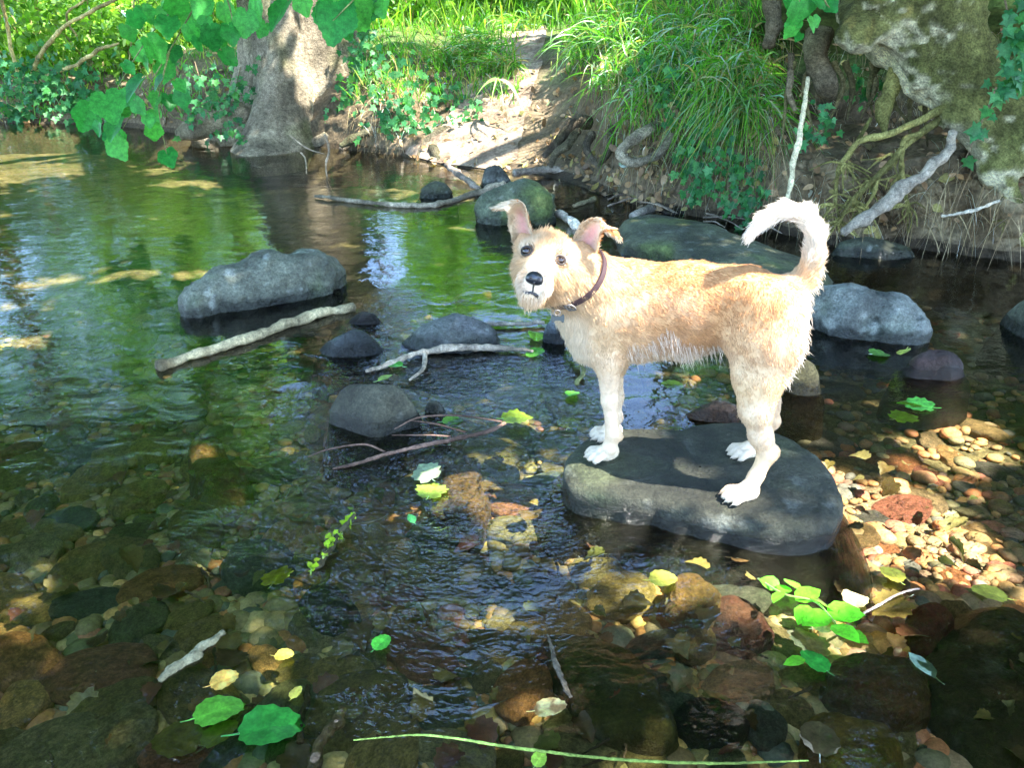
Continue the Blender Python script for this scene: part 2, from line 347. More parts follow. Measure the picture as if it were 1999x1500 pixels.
# ------------------------------------------------------------------ water surface
def patch(px, py, rx, ry, z=0.0):
    c = PZ(px, py, z); a = PZ(px, py-ry, z)[1]; b = PZ(px, py+ry, z)[1]; return c[0], (a+b)/2, rx*mpp(c), max((a-b)/2, .02)
def inpatch(x, y, p, soft=.35, nz=0):
    r = np.sqrt(((x-p[0])/p[2])**2+((y-p[1])/p[3])**2)+nz; return sstep(1+soft, 1-soft, r)
RP = [(880, 850, 260, 170, .9), (700, 980, 170, 110, .7), (950, 760, 180, 80, .9), (740, 660, 70, 90, .5), (900, 1020, 300, 100, .7), (480, 1050, 150, 60, .45), (850, 1200, 280, 120, .4), (1300, 1120, 300, 90, .25), (1600, 820, 250, 80, .3),
      (1800, 780, 200, 60, .35), (1500, 1250, 200, 60, .25), (780, 1400, 150, 60, .35), (1300, 1040, 330, 40, .7), (1120, 960, 50, 90, .7), (1640, 1010, 40, 70, .5), (1820, 980, 260, 130, .45), (1650, 1350, 150, 60, .3)]
RPW = [(patch(*r[:4]), r[4]) for r in RP]
yw = np.concatenate([np.linspace(-6, .5, 8, endpoint=False), np.geomspace(.5, 13, 420)]); xw = np.concatenate([np.linspace(-40, -7, 8, endpoint=False), -np.geomspace(7, .01, 200), np.geomspace(.01, 5, 200), np.linspace(5.6, 30, 8)])
XW, YW = np.meshgrid(xw, yw); rip = np.zeros_like(XW)
for p_, s_ in RPW: rip = np.maximum(rip, s_*inpatch(XW, YW, p_, .5))
rip = np.clip(rip*(.7+.6*fbm(np.stack([XW*5, YW*5, XW*0], -1), 61, 3)), 0, 1)
ZW = .003*rip*fbm(np.stack([XW*30, YW*40, XW*0], -1), 62, 3)+.0006*fbm(np.stack([XW*10, YW*16, XW*0], -1), 63, 2)
tag(obj('water', np.stack([XW, YW, ZW], -1).reshape(-1, 3), gridF(len(yw), len(xw)), M_WATER, fl={'rip': rip.ravel()}), kind='structure')
# ------------------------------------------------------------------ rocks
def rock_cols(V, seed, base, moss=.2, lich=.3):
    q = V; a = fbm(q*9, seed+1, 4); b = fbm(q*24, seed+2, 4); base = np.array(base)
    base = base*np.array([.60, .56, .50]); c = lerp(base*.55, base*1.35, sstep(-.5, .5, a)); c = lerp(c, (.34, .37, .33), sstep(.25, .5, b)*lich); c = lerp(c, (.09, .13, .03), sstep(.1, .45, fbm(q*5, seed+3, 4))*moss)
    wet = sstep(.052, .020, V[:, 2]+.020*b); c = c*(1-.72*wet)[:, None]; return c, wet
def rock(name, outline, zt, label, base=(.13, .15, .14), seed=0, cat='rock', tilt=None, round_=.5, zo=0.02, moss=.2, lich=.3, depth=-.15, group=None, lump=.085, grow=1.03, facet=.85, thick=.045, hp=.9):
    O = np.array([PZ(a, b, zo) for a, b in outline])[:, :2]; c = O.mean(0); ang = np.arctan2(O[:, 1]-c[1], O[:, 0]-c[0]); r = np.hypot(*(O-c).T)
    i = np.argsort(ang); th = np.linspace(-math.pi, math.pi, 160, endpoint=False); R = np.interp(th, ang[i], r[i], period=2*math.pi)*grow
    R = (np.roll(R, 1)+R*2+np.roll(R, -1))/4
    ph = np.concatenate([np.linspace(-.9, 0, 16, endpoint=False), np.linspace(0, 1, 60)])*math.pi/2
    e = round_; f = np.cos(ph)**e; f = np.where(ph < 0, 1+.32*np.sin(-ph), f); hz = np.where(ph >= 0, np.sin(np.abs(ph))**hp, 0)
    X = c[0]+f[:, None]*R*np.cos(th); Y = c[1]+f[:, None]*R*np.sin(th)
    rim = zt-thick if zt < 0 else 0.0; zz = rim+hz[:, None]*(zt-rim)+np.where(ph < 0, ph/(.9*math.pi/2), 0)[:, None]*abs(depth)
    if tilt is not None: zz = zz+hz[:, None]**.5*(tilt[0]*(X-c[0])+tilt[1]*(Y-c[1]))
    V = np.stack([X, Y, zz+0*X], -1); S = float(R.mean())
    nrmv = nrm(np.stack([np.cos(th)[None]*np.cos(ph)[:, None], np.sin(th)[None]*np.cos(ph)[:, None], np.sin(ph)[:, None]+0*X], -1))
    V = V+nrmv*(lump*S*2.4*fbm(V*(1.3/S), seed, 3)+lump*S*1.3*(1-2*np.abs(fbm(V*(3/S), seed+7, 4)))*.6+lump*S*.8*fbm(V*(6/S), seed+8, 4)+lump*S*.5*(1-2*np.abs(fbm(V*(12/S), seed+9, 3))))[..., None]
    if facet:
        r2 = np.random.default_rng(seed); cc3 = np.array([c[0], c[1], rim]); ax3 = np.array([R.mean(), R.mean(), max(zt-rim, .02)*1.0]); Q = (V-cc3)/ax3; Q[..., 0] /= (R/R.mean())[None]; Q[..., 1] /= (R/R.mean())[None]; L = np.linalg.norm(Q, axis=-1, keepdims=True); U = Q/(L+1e-9)
        pn = nrm(np.column_stack([r2.normal(size=(16, 2)), np.abs(r2.normal(.3, .5, 16))])); ph2 = r2.uniform(.70, 1.02, 16); dd = (U@pn.T); lim = np.where(dd > .05, ph2/np.maximum(dd, .05), 9); lim = -np.log(np.exp(-lim*26).sum(-1))/26
        k_ = np.minimum(1.05, lim)[..., None]/np.maximum(L, .3); k_ = np.where(L > .3, np.minimum(1, k_), 1); upm = sstep(-.6, .2, Q[..., 2])[..., None]*facet; Q = Q*(1+(k_-1)*upm); Q[..., 0] *= (R/R.mean())[None]; Q[..., 1] *= (R/R.mean())[None]; V = cc3+Q*ax3
    V = V.reshape(-1, 3); co, wet = rock_cols(V, seed, base, moss, lich)
    if zt < 0: co = co/(1-.72*wet)[:, None]*.72; wet = wet*.3
    o = obj(name, V, gridF(len(ph), 160, True), M_ROCK, cols=co, fl={'wet': wet}); tag(o, label, cat, group); return o
def autorock(x0, x1, yt, yb_, label, ratio=.6, base=(.13, .15, .14), seed=0, name='rock', rot=0.0, round_=.72, cat='rock', **kw):
    # rock seen between x0..x1, front waterline at yb_, crest at yt
    F = PZ((x0+x1)/2, yb_, 0); a = (x1-x0)/2*mpp(F)*1.02; b = a*ratio; cy_ = F[1]+b*.9; cx = F[0]*(1+b*.9/F[1])
    a *= 1+b*.6/F[1]
    top = PY((x0+x1)/2, yt, cy_+b*.25); h = max(top[2], .01); th = np.linspace(0, 2*math.pi, 24, endpoint=False); c_, s_ = math.cos(rot), math.sin(rot)
    rr = 1+.12*np.array([vn(np.array([math.cos(q)*1.5, math.sin(q)*1.5, 0.]), seed+11) for q in th])
    ex = a*rr*np.cos(th); ey = b*rr*np.sin(th); O = np.stack([cx+c_*ex-s_*ey, cy_+s_*ex+c_*ey], -1)
    x, y = proj(np.column_stack([O, np.full(24, .02)])); return rock(name, list(zip(x, y)), h, label, base, seed, cat=cat, round_=round_, **kw)
def outrock(outline, zt, label, **kw): return rock('rock', outline, zt, label, **kw)
def blobrock(blobs, label, base, seed, flat=.8, moss=.2, lich=.3, h=.009, cuts=9):
    B = [(PZ(a, b, z), r*mpp(PZ(a, b, z))) for a, b, z, r in blobs]; C = np.array([b[0] for b in B]); rm = max(b[1] for b in B); l = C.min(0)-rm*1.5; u = C.max(0)+rm*1.5; l[2] = -.16
    G = np.stack(np.meshgrid(*[np.arange(l[k], u[k], h) for k in range(3)], indexing='ij'), -1); d = np.full(G.shape[:3], 1.); r2 = np.random.default_rng(seed)
    for c, r in B:
        q = G-c; q[..., 2] = np.where(q[..., 2] > 0, q[..., 2]/flat, q[..., 2]*.45); db = np.linalg.norm(q, axis=-1)-r*1.08
        for k in range(4):
            n = nrm(np.array([r2.normal(), r2.normal(), abs(r2.normal(.3, .6))])); db = -smin(-db, -((G-c)@n-r*r2.uniform(.68, .95)), rm*.08)
        d = smin(d, db, rm*.6)
    d = d+rm*.14*fbm(G/rm*1.3, seed+1, 3)+rm*.10*(np.abs(fbm(G/rm*2.6, seed+2, 3))*2-.4)+rm*.06*fbm(G/rm*8, seed+3, 3)
    V, F = surf_nets(d, l, h); co, wet = rock_cols(V, seed, base, moss, lich); return tag(obj('rock', V, F, M_ROCK, cols=co, fl={'wet': wet}), label, 'rock')
ROCKTOP = .06
rock('rock', [(1100, 940), (1112, 905), (1150, 872), (1215, 862), (1290, 868), (1330, 868), (1370, 852), (1430, 848), (1500, 862), (1545, 882), (1590, 915), (1620, 960), (1640, 1015), (1622, 1055), (1560, 1068), (1500, 1066), (1420, 1046), (1350, 1030), (1280, 1010), (1200, 1000), (1130, 990), (1103, 968)],
     ROCKTOP, 'large flat dark grey-green slab of rock the dog stands on', base=(.055, .062, .045), seed=101, round_=.13, lump=.016, lich=.12, moss=.15, grow=1.0, facet=.0, hp=.28)
blobrock([(402, 588, .03, 44), (392, 606, .0, 34), (450, 560, .06, 50), (530, 535, .085, 54), (600, 532, .07, 52), (636, 535, .04, 34), (480, 578, .02, 42), (560, 560, .02, 44)],
         'long craggy grey-green boulder alone in the calm pool on the left', (.2, .23, .19), 12, moss=.5, lich=.45)
blobrock([(975, 410, .05, 44), (1020, 395, .09, 46), (1050, 415, .04, 40), (990, 425, .0, 42)], 'mossy boulder behind the dog\'s ear with a stick resting on it', (.13, .17, .12), 23, moss=.7, flat=.9)
autorock(937, 1003, 322, 366, 'small round grey boulder just behind the mossy boulder, near the far bank', .7, (.16, .18, .18), 24, moss=.1)
autorock(793, 995, 613, 688, 'smooth blue-grey oval rock between the dog\'s head and the pool', .62, (.13, .15, .17), 35, lump=.03, moss=.12, lich=.25)
autorock(655, 820, 742, 850, 'round dark wet boulder with a reddish streak, in front of the riffle', .8, (.105, .11, .08), 46, lump=.04, moss=.15, lich=.15, round_=.6)
blobrock([(1600, 596, .06, 46), (1660, 600, .08, 52), (1730, 612, .07, 52), (1775, 640, .03, 40), (1690, 635, .01, 46)], 'blue-grey angular rock behind the dog\'s tail base on the right', (.21, .25, .25), 57, moss=.2, lich=.5)
autorock(1625, 1778, 464, 506, 'low dark rock topped with bright moss at the foot of the right bank', .5, (.09, .11, .08), 68, moss=.9)
autorock(1955, 2080, 552, 662, 'dark boulder cut by the right edge of the picture', .8, (.15, .17, .13), 79, moss=.4)
autorock(622, 742, 645, 698, 'low black wet stone beside the end of the pale branch', .55, (.06, .075, .085), 80, moss=0, lich=.05)
autorock(684, 748, 608, 634, 'tiny dark wet stone just behind the low black stone', .5, (.07, .06, .055), 81, moss=0, lich=.05)
rock('rock', [(1188, 436), (1240, 424), (1320, 438), (1440, 470), (1540, 502), (1605, 540), (1600, 585), (1540, 590), (1480, 572), (1380, 540), (1280, 508), (1200, 470)],
     .10, 'long mossy green-grey rock running behind the dog\'s back', base=(.11, .13, .085), seed=92, round_=.45, moss=.7, lich=.25, lump=.05)
autorock(1062, 1112, 622, 672, 'small blue-grey stone just behind the dog\'s chest', .7, (.15, .19, .23), 93, moss=0)
autorock(1752, 1882, 684, 742, 'dark reddish-brown wet block of stone with twigs caught on it', .5, (.07, .045, .045), 94, moss=0, lich=.05, round_=.35)
autorock(1528, 1602, 698, 772, 'ochre and grey stone behind the dog\'s hind leg', .7, (.30, .22, .09), 95, moss=.3, lich=.2)
autorock(828, 872, 781, 808, 'tiny dark stone in the riffle right of the round boulder', .6, (.08, .08, .07), 96)
autorock(815, 882, 352, 388, 'ribbed dark grey chunk of slate in the water near the far bank', .4, (.1, .11, .1), 97, lump=.1)
autorock(1345, 1455, 778, 826, 'flat brown stone seen between the dog\'s legs', .6, (.22, .12, .07), 98, moss=.4)
autorock(1290, 1380, 400, 418, 'small brown stone in the shallows under the hanging sedge', .5, (.12, .1, .07), 99)
# large submerged stones
def sub(outline, zt, zo, label, base, seed, round_=.6, **kw):
    O = [(a, b) for a, b in outline]; return rock('submerged_stone', O, zt, label, base=base, seed=seed, cat='stone', round_=round_, zo=zo, **kw)
def subs(x0, x1, y0, y1, z, label, base, seed, rot=0):
    th = np.linspace(0, 2*math.pi, 14, endpoint=False); cx, cy_ = (x0+x1)/2, (y0+y1)/2
    rr = np.array([1+.2*vn(np.array([math.cos(q)*1.3, math.sin(q)*1.3, 0.]), seed) for q in th])
    out = [(cx+(x1-x0)/2*r*math.cos(q), cy_+(y1-y0)/2*r*math.sin(q)+rot*(x1-x0)/2*math.cos(q)) for q, r in zip(th, rr)]
    return sub(out, z, z, label, base, seed, lump=.06, depth=-.10, moss=.15, lich=.1, facet=.6, thick=.022)
rock('submerged_stone', [(1065, 1232), (1180, 1245), (1260, 1290), (1290, 1350), (1322, 1420), (1290, 1445), (1210, 1432), (1150, 1395), (1110, 1330), (1080, 1280)], -.012,
     'large flat olive slab just under the water at the bottom centre', base=(.12, .10, .035), seed=201, cat='stone', round_=.25, zo=-.015, lump=.02, moss=.4, lich=.15, depth=-.1, facet=0)
subs(1590, 1755, 1375, 1520, -.015, 'large yellow ochre stone cut by the bottom edge', (.36, .24, .06), 202, .25)
subs(758, 832, 1165, 1218, -.03, 'bright tan stone under the rippled water', (.42, .28, .1), 203)
subs(856, 948, 884, 985, -.005, 'knobbly brown stone with leaves stuck on it beneath the twig', (.18, .11, .045), 204)
subs(582, 688, 1120, 1210, -.02, 'dark grey-green stone with a pale line of water below the mossy twig', (.05, .06, .05), 205, .2)
subs(1850, 2060, 1180, 1460, -.03, 'big dark brown slab in the bottom right corner', (.06, .045, .025), 206)
subs(1635, 1815, 1262, 1345, -.004, 'reddish-brown slab with a riffle over it', (.16, .07, .035), 207, .15)
subs(1325, 1455, 1345, 1412, -.01, 'dark oval stone with a narrow ridge, right of the olive slab', (.045, .05, .04), 208, .1)
subs(1300, 1400, 1110, 1180, -.01, 'yellow and red streaked stone with a leaf on its edge', (.38, .22, .08), 209, .1)
subs(1380, 1500, 1150, 1230, -.035, 'dark red stone beside the streaked stone', (.15, .04, .04), 210, .3)
subs(1785, 1860, 1165, 1210, -.01, 'small crimson stone among leaves on the right', (.2, .04, .04), 211, .1)
subs(365, 430, 845, 878, -.06, 'small orange-brown stone under the calm pool', (.40, .24, .08), 212)
subs(370, 465, 880, 935, -.06, 'orange-brown oval stone under the calm pool', (.30, .17, .07), 213)
# countless cobbles: the largest ones as stones of their own, the rest as gravel
ICO = None
def ico(sub_=3):
    bmv = []; import bmesh
    b = bmesh.new(); bmesh.ops.create_icosphere(b, subdivisions=sub_, radius=1); V = np.array([v.co[:] for v in b.verts]); F = np.array([[v.index for v in f.verts] for f in b.faces]); b.free(); return V, F
IV, IF = ico(4); protos = []
for k in range(14):
    q = IV*np.array([1, .72+.2*rng.random(), .42+.15*rng.random()]); q = q+nrm(IV)*(.22*fbm(IV*1.2+k*9, 300+k, 3)+.05*fbm(IV*5+k, 310+k, 3))[:, None]
    q[:, 2] = np.tanh(q[:, 2]*3)*.33
    protos.append(mesh('submerged_stone', q, IF, M_STONE))
cand = []
while len(cand) < 300:
    px, py = rng.uniform(-20, 2020), rng.uniform(560, 1530)
    if 1100 < px < 1640 and 850 < py < 1065: continue
    z = -.1; p = PZ(px, py, z); y = p[1]
    s = rng.uniform(.035, .10)*(1 if py > 900 else 1.15)
    if any((p[0]-c_[0])**2+(p[1]-c_[1])**2 < (.55*(s+c_[2]))**2 for c_ in cand): continue
    cand.append((p[0], p[1], s))
for k, (x, y, s) in enumerate(cand):
    o = bpy.data.objects.new('submerged_stone', protos[k % 14]); COL.objects.link(o)
    z = float(bedz(np.array([x]), np.array([y]))[0])-(.025 if x > .5 else 0); hz = s*rng.uniform(.7, 1.0); o.location = (x, y, min(z+.02, -.012-hz*.34)); o.scale = (s, s*rng.uniform(.7, 1), hz); o.rotation_euler = (rng.normal(0, .12), rng.normal(0, .12), rng.uniform(0, 6.28))
    tag(o, 'brown or olive cobble lying on the stream bed under the water', 'stone', 'cobbles on the stream bed')
V2, F2 = ico(2); ac = Acc(); ng = 9000
gy = 560+970*rng.random(ng)**.75; gx = rng.uniform(-60, 2060, ng); pal = np.array(STONE_C*2+[(.24, .18, .09), (.2, .13, .06), (.26, .21, .13)])
Vs = []; Cs = []
for k in range(6):
    pass
P0 = np.array([PZ(a, b, -.1) for a, b in zip(gx, gy)]); sz = rng.uniform(.006, .024, ng)*np.where(rng.random(ng) < .2, 1.5, 1); z0 = bedz(P0[:, 0], P0[:, 1])
base = V2[None]*(1+.25*np.stack([fbm(V2*1.4+k, 330+k, 2) for k in range(20)])[..., None][rng.integers(0, 20, ng)])
sc3 = np.stack([sz, sz*rng.uniform(.6, 1, ng), sz*rng.uniform(.3, .6, ng)], -1); Q = base*sc3[:, None]
an = rng.uniform(0, 6.28, ng); ca, sa = np.cos(an)[:, None], np.sin(an)[:, None]
Q = np.stack([Q[..., 0]*ca-Q[..., 1]*sa, Q[..., 0]*sa+Q[..., 1]*ca, Q[..., 2]], -1)+np.column_stack([P0[:, :2], np.minimum(z0+sz*.3, -.01)])[:, None]
Fg = (np.arange(ng)[:, None, None]*len(V2)+F2[None]).reshape(-1, 3); Cg = np.repeat(pal[rng.integers(0, len(pal), ng)]*rng.uniform(.7, 1.2, (ng, 1))*lerp((1, 1, 1), (1.45, 1.1, 1.6), sstep(.3, .75, P0[:, 0])), len(V2), 0)  # pebbles turn brighter and pinker on the right, painted sunlight
tag(obj('gravel', Q.reshape(-1, 3), Fg, M_PEB, cols=Cg), 'small brown and tan pebbles covering the stream bed', 'gravel', kind='stuff')
# sunken leaf litter
nl = 200; gx = rng.uniform(0, 2000, nl); gy = rng.uniform(900, 1500, nl); P0 = np.array([PZ(a, b, -.05) for a, b in zip(gx, gy)]); P0[:, 2] = rng.uniform(-.06, -.02, nl)
pl = np.array([(.13, .085, .035), (.08, .05, .025), (.2, .15, .05), (.11, .045, .03), (.09, .10, .03), (.2, .17, .08)])
V, F, k = leaves(P0, nrm(np.column_stack([rng.normal(size=(nl, 2)), rng.normal(0, .3, nl)])), np.tile([0, 0, 1.], (nl, 1))+rng.normal(0, .2, (nl, 3)), rng.uniform(.02, .055, nl), OUT_BIG, .35, .4)
tag(obj('leaf_litter', V, F, M_LITTER, cols=np.repeat(pl[rng.integers(0, 6, nl)]*rng.uniform(.6, 1.1, (nl, 1)), k, 0)), 'sunken brown dead leaves scattered over the stream bed', 'leaf litter', kind='stuff')
# ------------------------------------------------------------------ DOG
YC = lambda px: 1.645-.000387*(px-1180)
LAT = nrm([.40, .916, 0])
prims = []   # a, b, ra, rb, lat, k, colour, hair length, flow vector, stiffness
TAN = (.50, .26, .11); GOLD = (.62, .42, .23); CREAM = (.70, .57, .40); WHITE = (.80, .73, .61); DARK = (.03, .025, .02); SAND = (.58, .42, .27)
BK = nrm([.9, -.4, -.35]); DN = np.array([0, 0, -1.])
def W(p): return PY(*p) if len(p) == 3 and p[2] > .9 else PZ(*p)
def cap(p, q, r0, r1, col=TAN, hl=.016, flow=BK, lat=1.0, k=.03, stiff=.12):
    a, b = W(p), W(q); prims.append((a, b, r0*mpp(a), r1*mpp(b), lat, k, np.array(col), hl, nrm(flow), stiff))
def yc(px, d=0.0): return YC(px)+d
cap((1178, 602, yc(1178)), (1235, 604, yc(1235)), 76, 87, GOLD, .011, BK, .76, .04)
cap((1235, 604, yc(1235)), (1345, 597, yc(1345)), 86, 80, TAN, .010, BK, .78, .04)
cap((1345, 597, yc(1345)), (1450, 592, yc(1450)), 78, 68, TAN, .010, BK, .80, .04)
cap((1450, 596, yc(1450)), (1515, 612, yc(1515)), 66, 54, TAN, .010, BK, .85, .04)
cap((1215, 662, yc(1215)), (1330, 652, yc(1330)), 38, 34, CREAM, .018, nrm([.35, 0, -1]), .8, .04, .15)
cap((1330, 652, yc(1330)), (1420, 634, yc(1420)), 34, 29, CREAM, .018, nrm([.3, 0, -1]), .8, .04, .15)
cap((1190, 585, yc(1190)), (1150, 560, 1.625), 72, 60, GOLD, .013, nrm([.7, -.2, -.7]), .85, .04)
cap((1150, 560, 1.625), (1102, 520, 1.575), 60, 46, GOLD, .013, nrm([.6, -.2, -.8]), .9, .03)
cap((1118, 610, 1.61), (1150, 672, 1.625), 34, 36, CREAM, .016, DN, .9, .04)
# near fore leg
cap((1182, 610, 1.60), (1188, 700, 1.592), 44, 29, GOLD, .009, nrm([.2, 0, -1]), .8, .03)
cap((1188, 700, 1.592), (1190, 782, 1.588), 26, 15.5, SAND, .005, nrm([.4, -.1, -1]), 1, .02)
cap((1190, 782, 1.588), (1197, 846, 1.588), 15, 13, SAND, .004, DN, 1, .012)
cap((1197, 846, 1.588), (1190, 874, 1.592), 14.5, 13, SAND, .004, DN, 1, .01)
cap((1205, 850, 1.592), (1209, 852, 1.594), 9, 8, GOLD, .004, DN, 1, .012)
# far fore leg
cap((1190, 610, 1.69), (1195, 700, 1.70), 46, 32, GOLD, .014, DN, .8, .04)
cap((1195, 700, 1.70), (1200, 775, 1.70), 22, 16, SAND, .006, DN, 1, .02)
cap((1200, 775, 1.70), (1200, 815, 1.70), 15, 12, SAND, .005, DN, 1, .015)
cap((1200, 815, 1.70), (1190, 838, 1.70), 15, 13, SAND, .005, DN, 1, .012)
# near hind leg
cap((1498, 612, 1.475), (1492, 668, 1.468), 66, 66, TAN, .008, nrm([.5, -.2, -1]), .62, .05)
cap((1492, 668, 1.468), (1480, 742, 1.462), 64, 43, GOLD, .008, nrm([.5, -.2, -1]), .62, .04)
cap((1480, 742, 1.462), (1476, 800, 1.458), 42, 29, GOLD, .008, nrm([.5, -.1, -1]), .7, .03)
cap((1476, 800, 1.458), (1485, 850, 1.46), 28, 20, SAND, .006, nrm([.4, -.1, -1]), .85, .025)
cap((1485, 850, 1.46), (1499, 884, 1.462), 21, 17, SAND, .006, DN, 1, .02)
cap((1499, 884, 1.462), (1476, 930, 1.45), 17, 13.5, GOLD, .004, DN, 1, .015)
cap((1476, 930, 1.45), (1458, 958, 1.44), 13.5, 14, SAND, .004, DN, 1, .012)
cap((1512, 880, 1.467), (1514, 884, 1.467), 9, 8, GOLD, .004, DN, 1, .012)
# far hind leg
cap((1500, 620, 1.57), (1495, 730, 1.60), 54, 38, GOLD, .01, DN, .7, .04)
cap((1495, 730, 1.60), (1500, 790, 1.61), 34, 20, SAND, .008, DN, .85, .03)
cap((1500, 790, 1.61), (1509, 822, 1.615), 18, 13, SAND, .005, DN, 1, .02)
cap((1509, 822, 1.615), (1478, 866, 1.62), 12, 12, SAND, .004, DN, 1, .015)
def paw(px, py, z, s, dx=-1, col=(.66, .55, .40)):
    c = PZ(px, py, z); m = mpp(c)*s; tw = nrm([dx, -.35, 0]); sd_ = np.array([-tw[1], tw[0], 0])
    zf = z-ROCKTOP
    def cp(a, b, r0, r1, co=col, h=.004, k=.008): prims.append((a, b, r0*m, r1*m, 1, k, np.array(co), h, nrm(tw+DN*.6), .3))
    up = np.array([0, 0, 1.])
    cp(c+up*m*15-tw*m*10, c+up*m*12+tw*m*8, 16, 14)
    cp(c+up*m*8-tw*m*14, c+up*m*7, 11, 12)
    for i, (l, hgt) in enumerate(((30, 9), (36, 10), (36, 10), (29, 9))):
        off = (i-1.5)*10.5; a = c+sd_*off*m*.8+tw*m*6+up*m*13; b = c+sd_*off*m*1.05+tw*m*l*.75+up*m*12; e = c+sd_*off*m*1.15+tw*m*l+up*m*7
        cp(a, b, 7, 7.5, k=.003); cp(b, e, 7.2, 6, k=.002)
        cp(e+tw*m*4+up*m*1, e+tw*m*11-up*m*5, 2.6, 1.0, DARK, 0, .0015)
fz = ROCKTOP+.004
paw(1182, 893, fz, 1.0); paw(1190, 853, fz, .95); paw(1452, 972, fz, 1.12); paw(1462, 888, fz, 1.05)
prims.append((W((1190, 874, 1.592)), PZ(1186, 884, fz+.012), 15*.001, 14*.001, 1, .01, np.array(CREAM), .004, DN, .3))
# tail
TL = [(1538, 572), (1572, 545), (1590, 500), (1593, 455), (1574, 420), (1535, 408), (1495, 425), (1464, 458)]; tr_ = [30, 21, 17, 15, 14, 13, 11, 8]
for i in range(7):
    y0, y1 = 1.50, 1.50; a = PY(*TL[i], y0); b = PY(*TL[i+1], y1); fl = nrm(b-a)
    prims.append((a, b, tr_[i]*mpp(a), tr_[i+1]*mpp(b), 1, .03 if i == 0 else .008, np.array(GOLD if i < 2 else WHITE), [.011, .013, .016, .018, .019, .018, .015][i], fl, .26))
# head in its own frame
RX = np.array([1., 0, 0]); UX = np.array([0, sP, cP]); BX = np.array([0, -cP, sP])
HO = PY(1061, 499, 1.535); HM = mpp(HO)
hx = .963*RX-.268*UX; hz_ = .268*RX+.963*UX
def H(a, b, c): return HO+(hx*a+BX*b+hz_*c)*HM
def hc(p, q, r0, r1, col, hl, flow, k=.02, stiff=.5): prims.append((H(*p), H(*q), r0*HM, r1*HM, 1, k, np.array(col), hl, nrm(hx*flow[0]+BX*flow[1]+hz_*flow[2]), stiff))
hc((9, -62, 0), (6, -40, 8), 50, 48, GOLD, .015, (0, -.3, 1), .02, .55)
hc((-20, -45, -18), (-18, -20, -28), 31, 25, GOLD, .014, (-1, .1, -.9), .02, .5)
hc((26, -45, -18), (20, -20, -28), 36, 27, GOLD, .020, (1, .1, -.9), .02, .5)
hc((0, -22, -14), (-2, 30, -38), 33, 25, GOLD, .005, (0, -1, .1), .02, .2)
hc((-2, 30, -40), (-4, 58, -57), 24, 18, CREAM, .005, (0, -.6, -.3), .015, .3)
hc((-42, -52, 20), (-50, -58, 38), 21, 12, GOLD, .008, (-.5, -.5, .8), .02, .3)
hc((52, -56, 26), (66, -64, 44), 23, 13, GOLD, .008, (.5, -.5, .8), .02, .3)
hc((-19, 32, -60), (-13, 50, -70), 16, 13, (.78, .70, .57), .014, (-.7, .1, -1), .012, .35)
hc((15, 32, -60), (8, 50, -70), 16, 13, (.78, .70, .57), .014, (.7, .1, -1), .012, .35)
hc((-2, 5, -66), (-3, 42, -86), 28, 19, GOLD, .017, (0, .1, -1), .012, .3)
hc((-24, -14, 13), (-38, -16, 8), 13, 11, CREAM, .006, (-.5, -.1, .9), .012, .5)
hc((24, -14, 13), (38, -16, 8), 13, 11, CREAM, .006, (.5, -.1, .9), .012, .5)
prims.append((H(10, -70, -30), W((1130, 545, 1.60)), 50*HM, 56*HM, 1, .03, np.array(GOLD), .022, nrm([.6, -.2, -.8]), .4))
A_ = np.array([p[0] for p in prims]); B_ = np.array([p[1] for p in prims])
lo = np.minimum(A_, B_).min(0)-.12; hi = np.maximum(A_, B_).max(0)+.12; hh = .0040
nx_, ny_, nz_ = [int(v) for v in np.ceil((hi-lo)/hh)]
gx_ = lo[0]+np.arange(nx_)*hh; gy_ = lo[1]+np.arange(ny_)*hh; gz_ = lo[2]+np.arange(nz_)*hh
def pd(P, pr):
    a, b, ra, rb, lat = pr[:5]; ab = b-a; t = np.clip(((P-a)@ab)/(ab@ab+1e-12), 0, 1); d = P-(a+t[..., None]*ab)
    if lat != 1: dl = d@LAT; d = d+(dl*(1/lat-1))[..., None]*LAT
    return np.sqrt((d*d).sum(-1))-(ra+(rb-ra)*t)
Fld = np.full((nx_, ny_, nz_), .1, np.float32)
for pr in prims:
    m = max(pr[2], pr[3])+pr[5]+.03; l = np.minimum(pr[0], pr[1])-m; h2 = np.maximum(pr[0], pr[1])+m
    i0 = np.maximum(((l-lo)/hh).astype(int), 0); i1 = np.minimum(((h2-lo)/hh).astype(int)+1, [nx_, ny_, nz_])
    s3 = tuple(slice(a, b) for a, b in zip(i0, i1)); G = np.stack(np.meshgrid(gx_[s3[0]], gy_[s3[1]], gz_[s3[2]], indexing='ij'), -1)
    Fld[s3] = smin(Fld[s3], pd(G, pr).astype(np.float32), pr[5])
for q in ((-33.5, 0), (33.5, 0)):      # eye sockets
    c = H(q[0], 4, 0); G = np.stack(np.meshgrid(gx_, gy_, gz_, indexing='ij'), -1) if False else None
DV, DF = surf_nets(Fld, lo, hh); DN_ = vnormals(DV, DF)
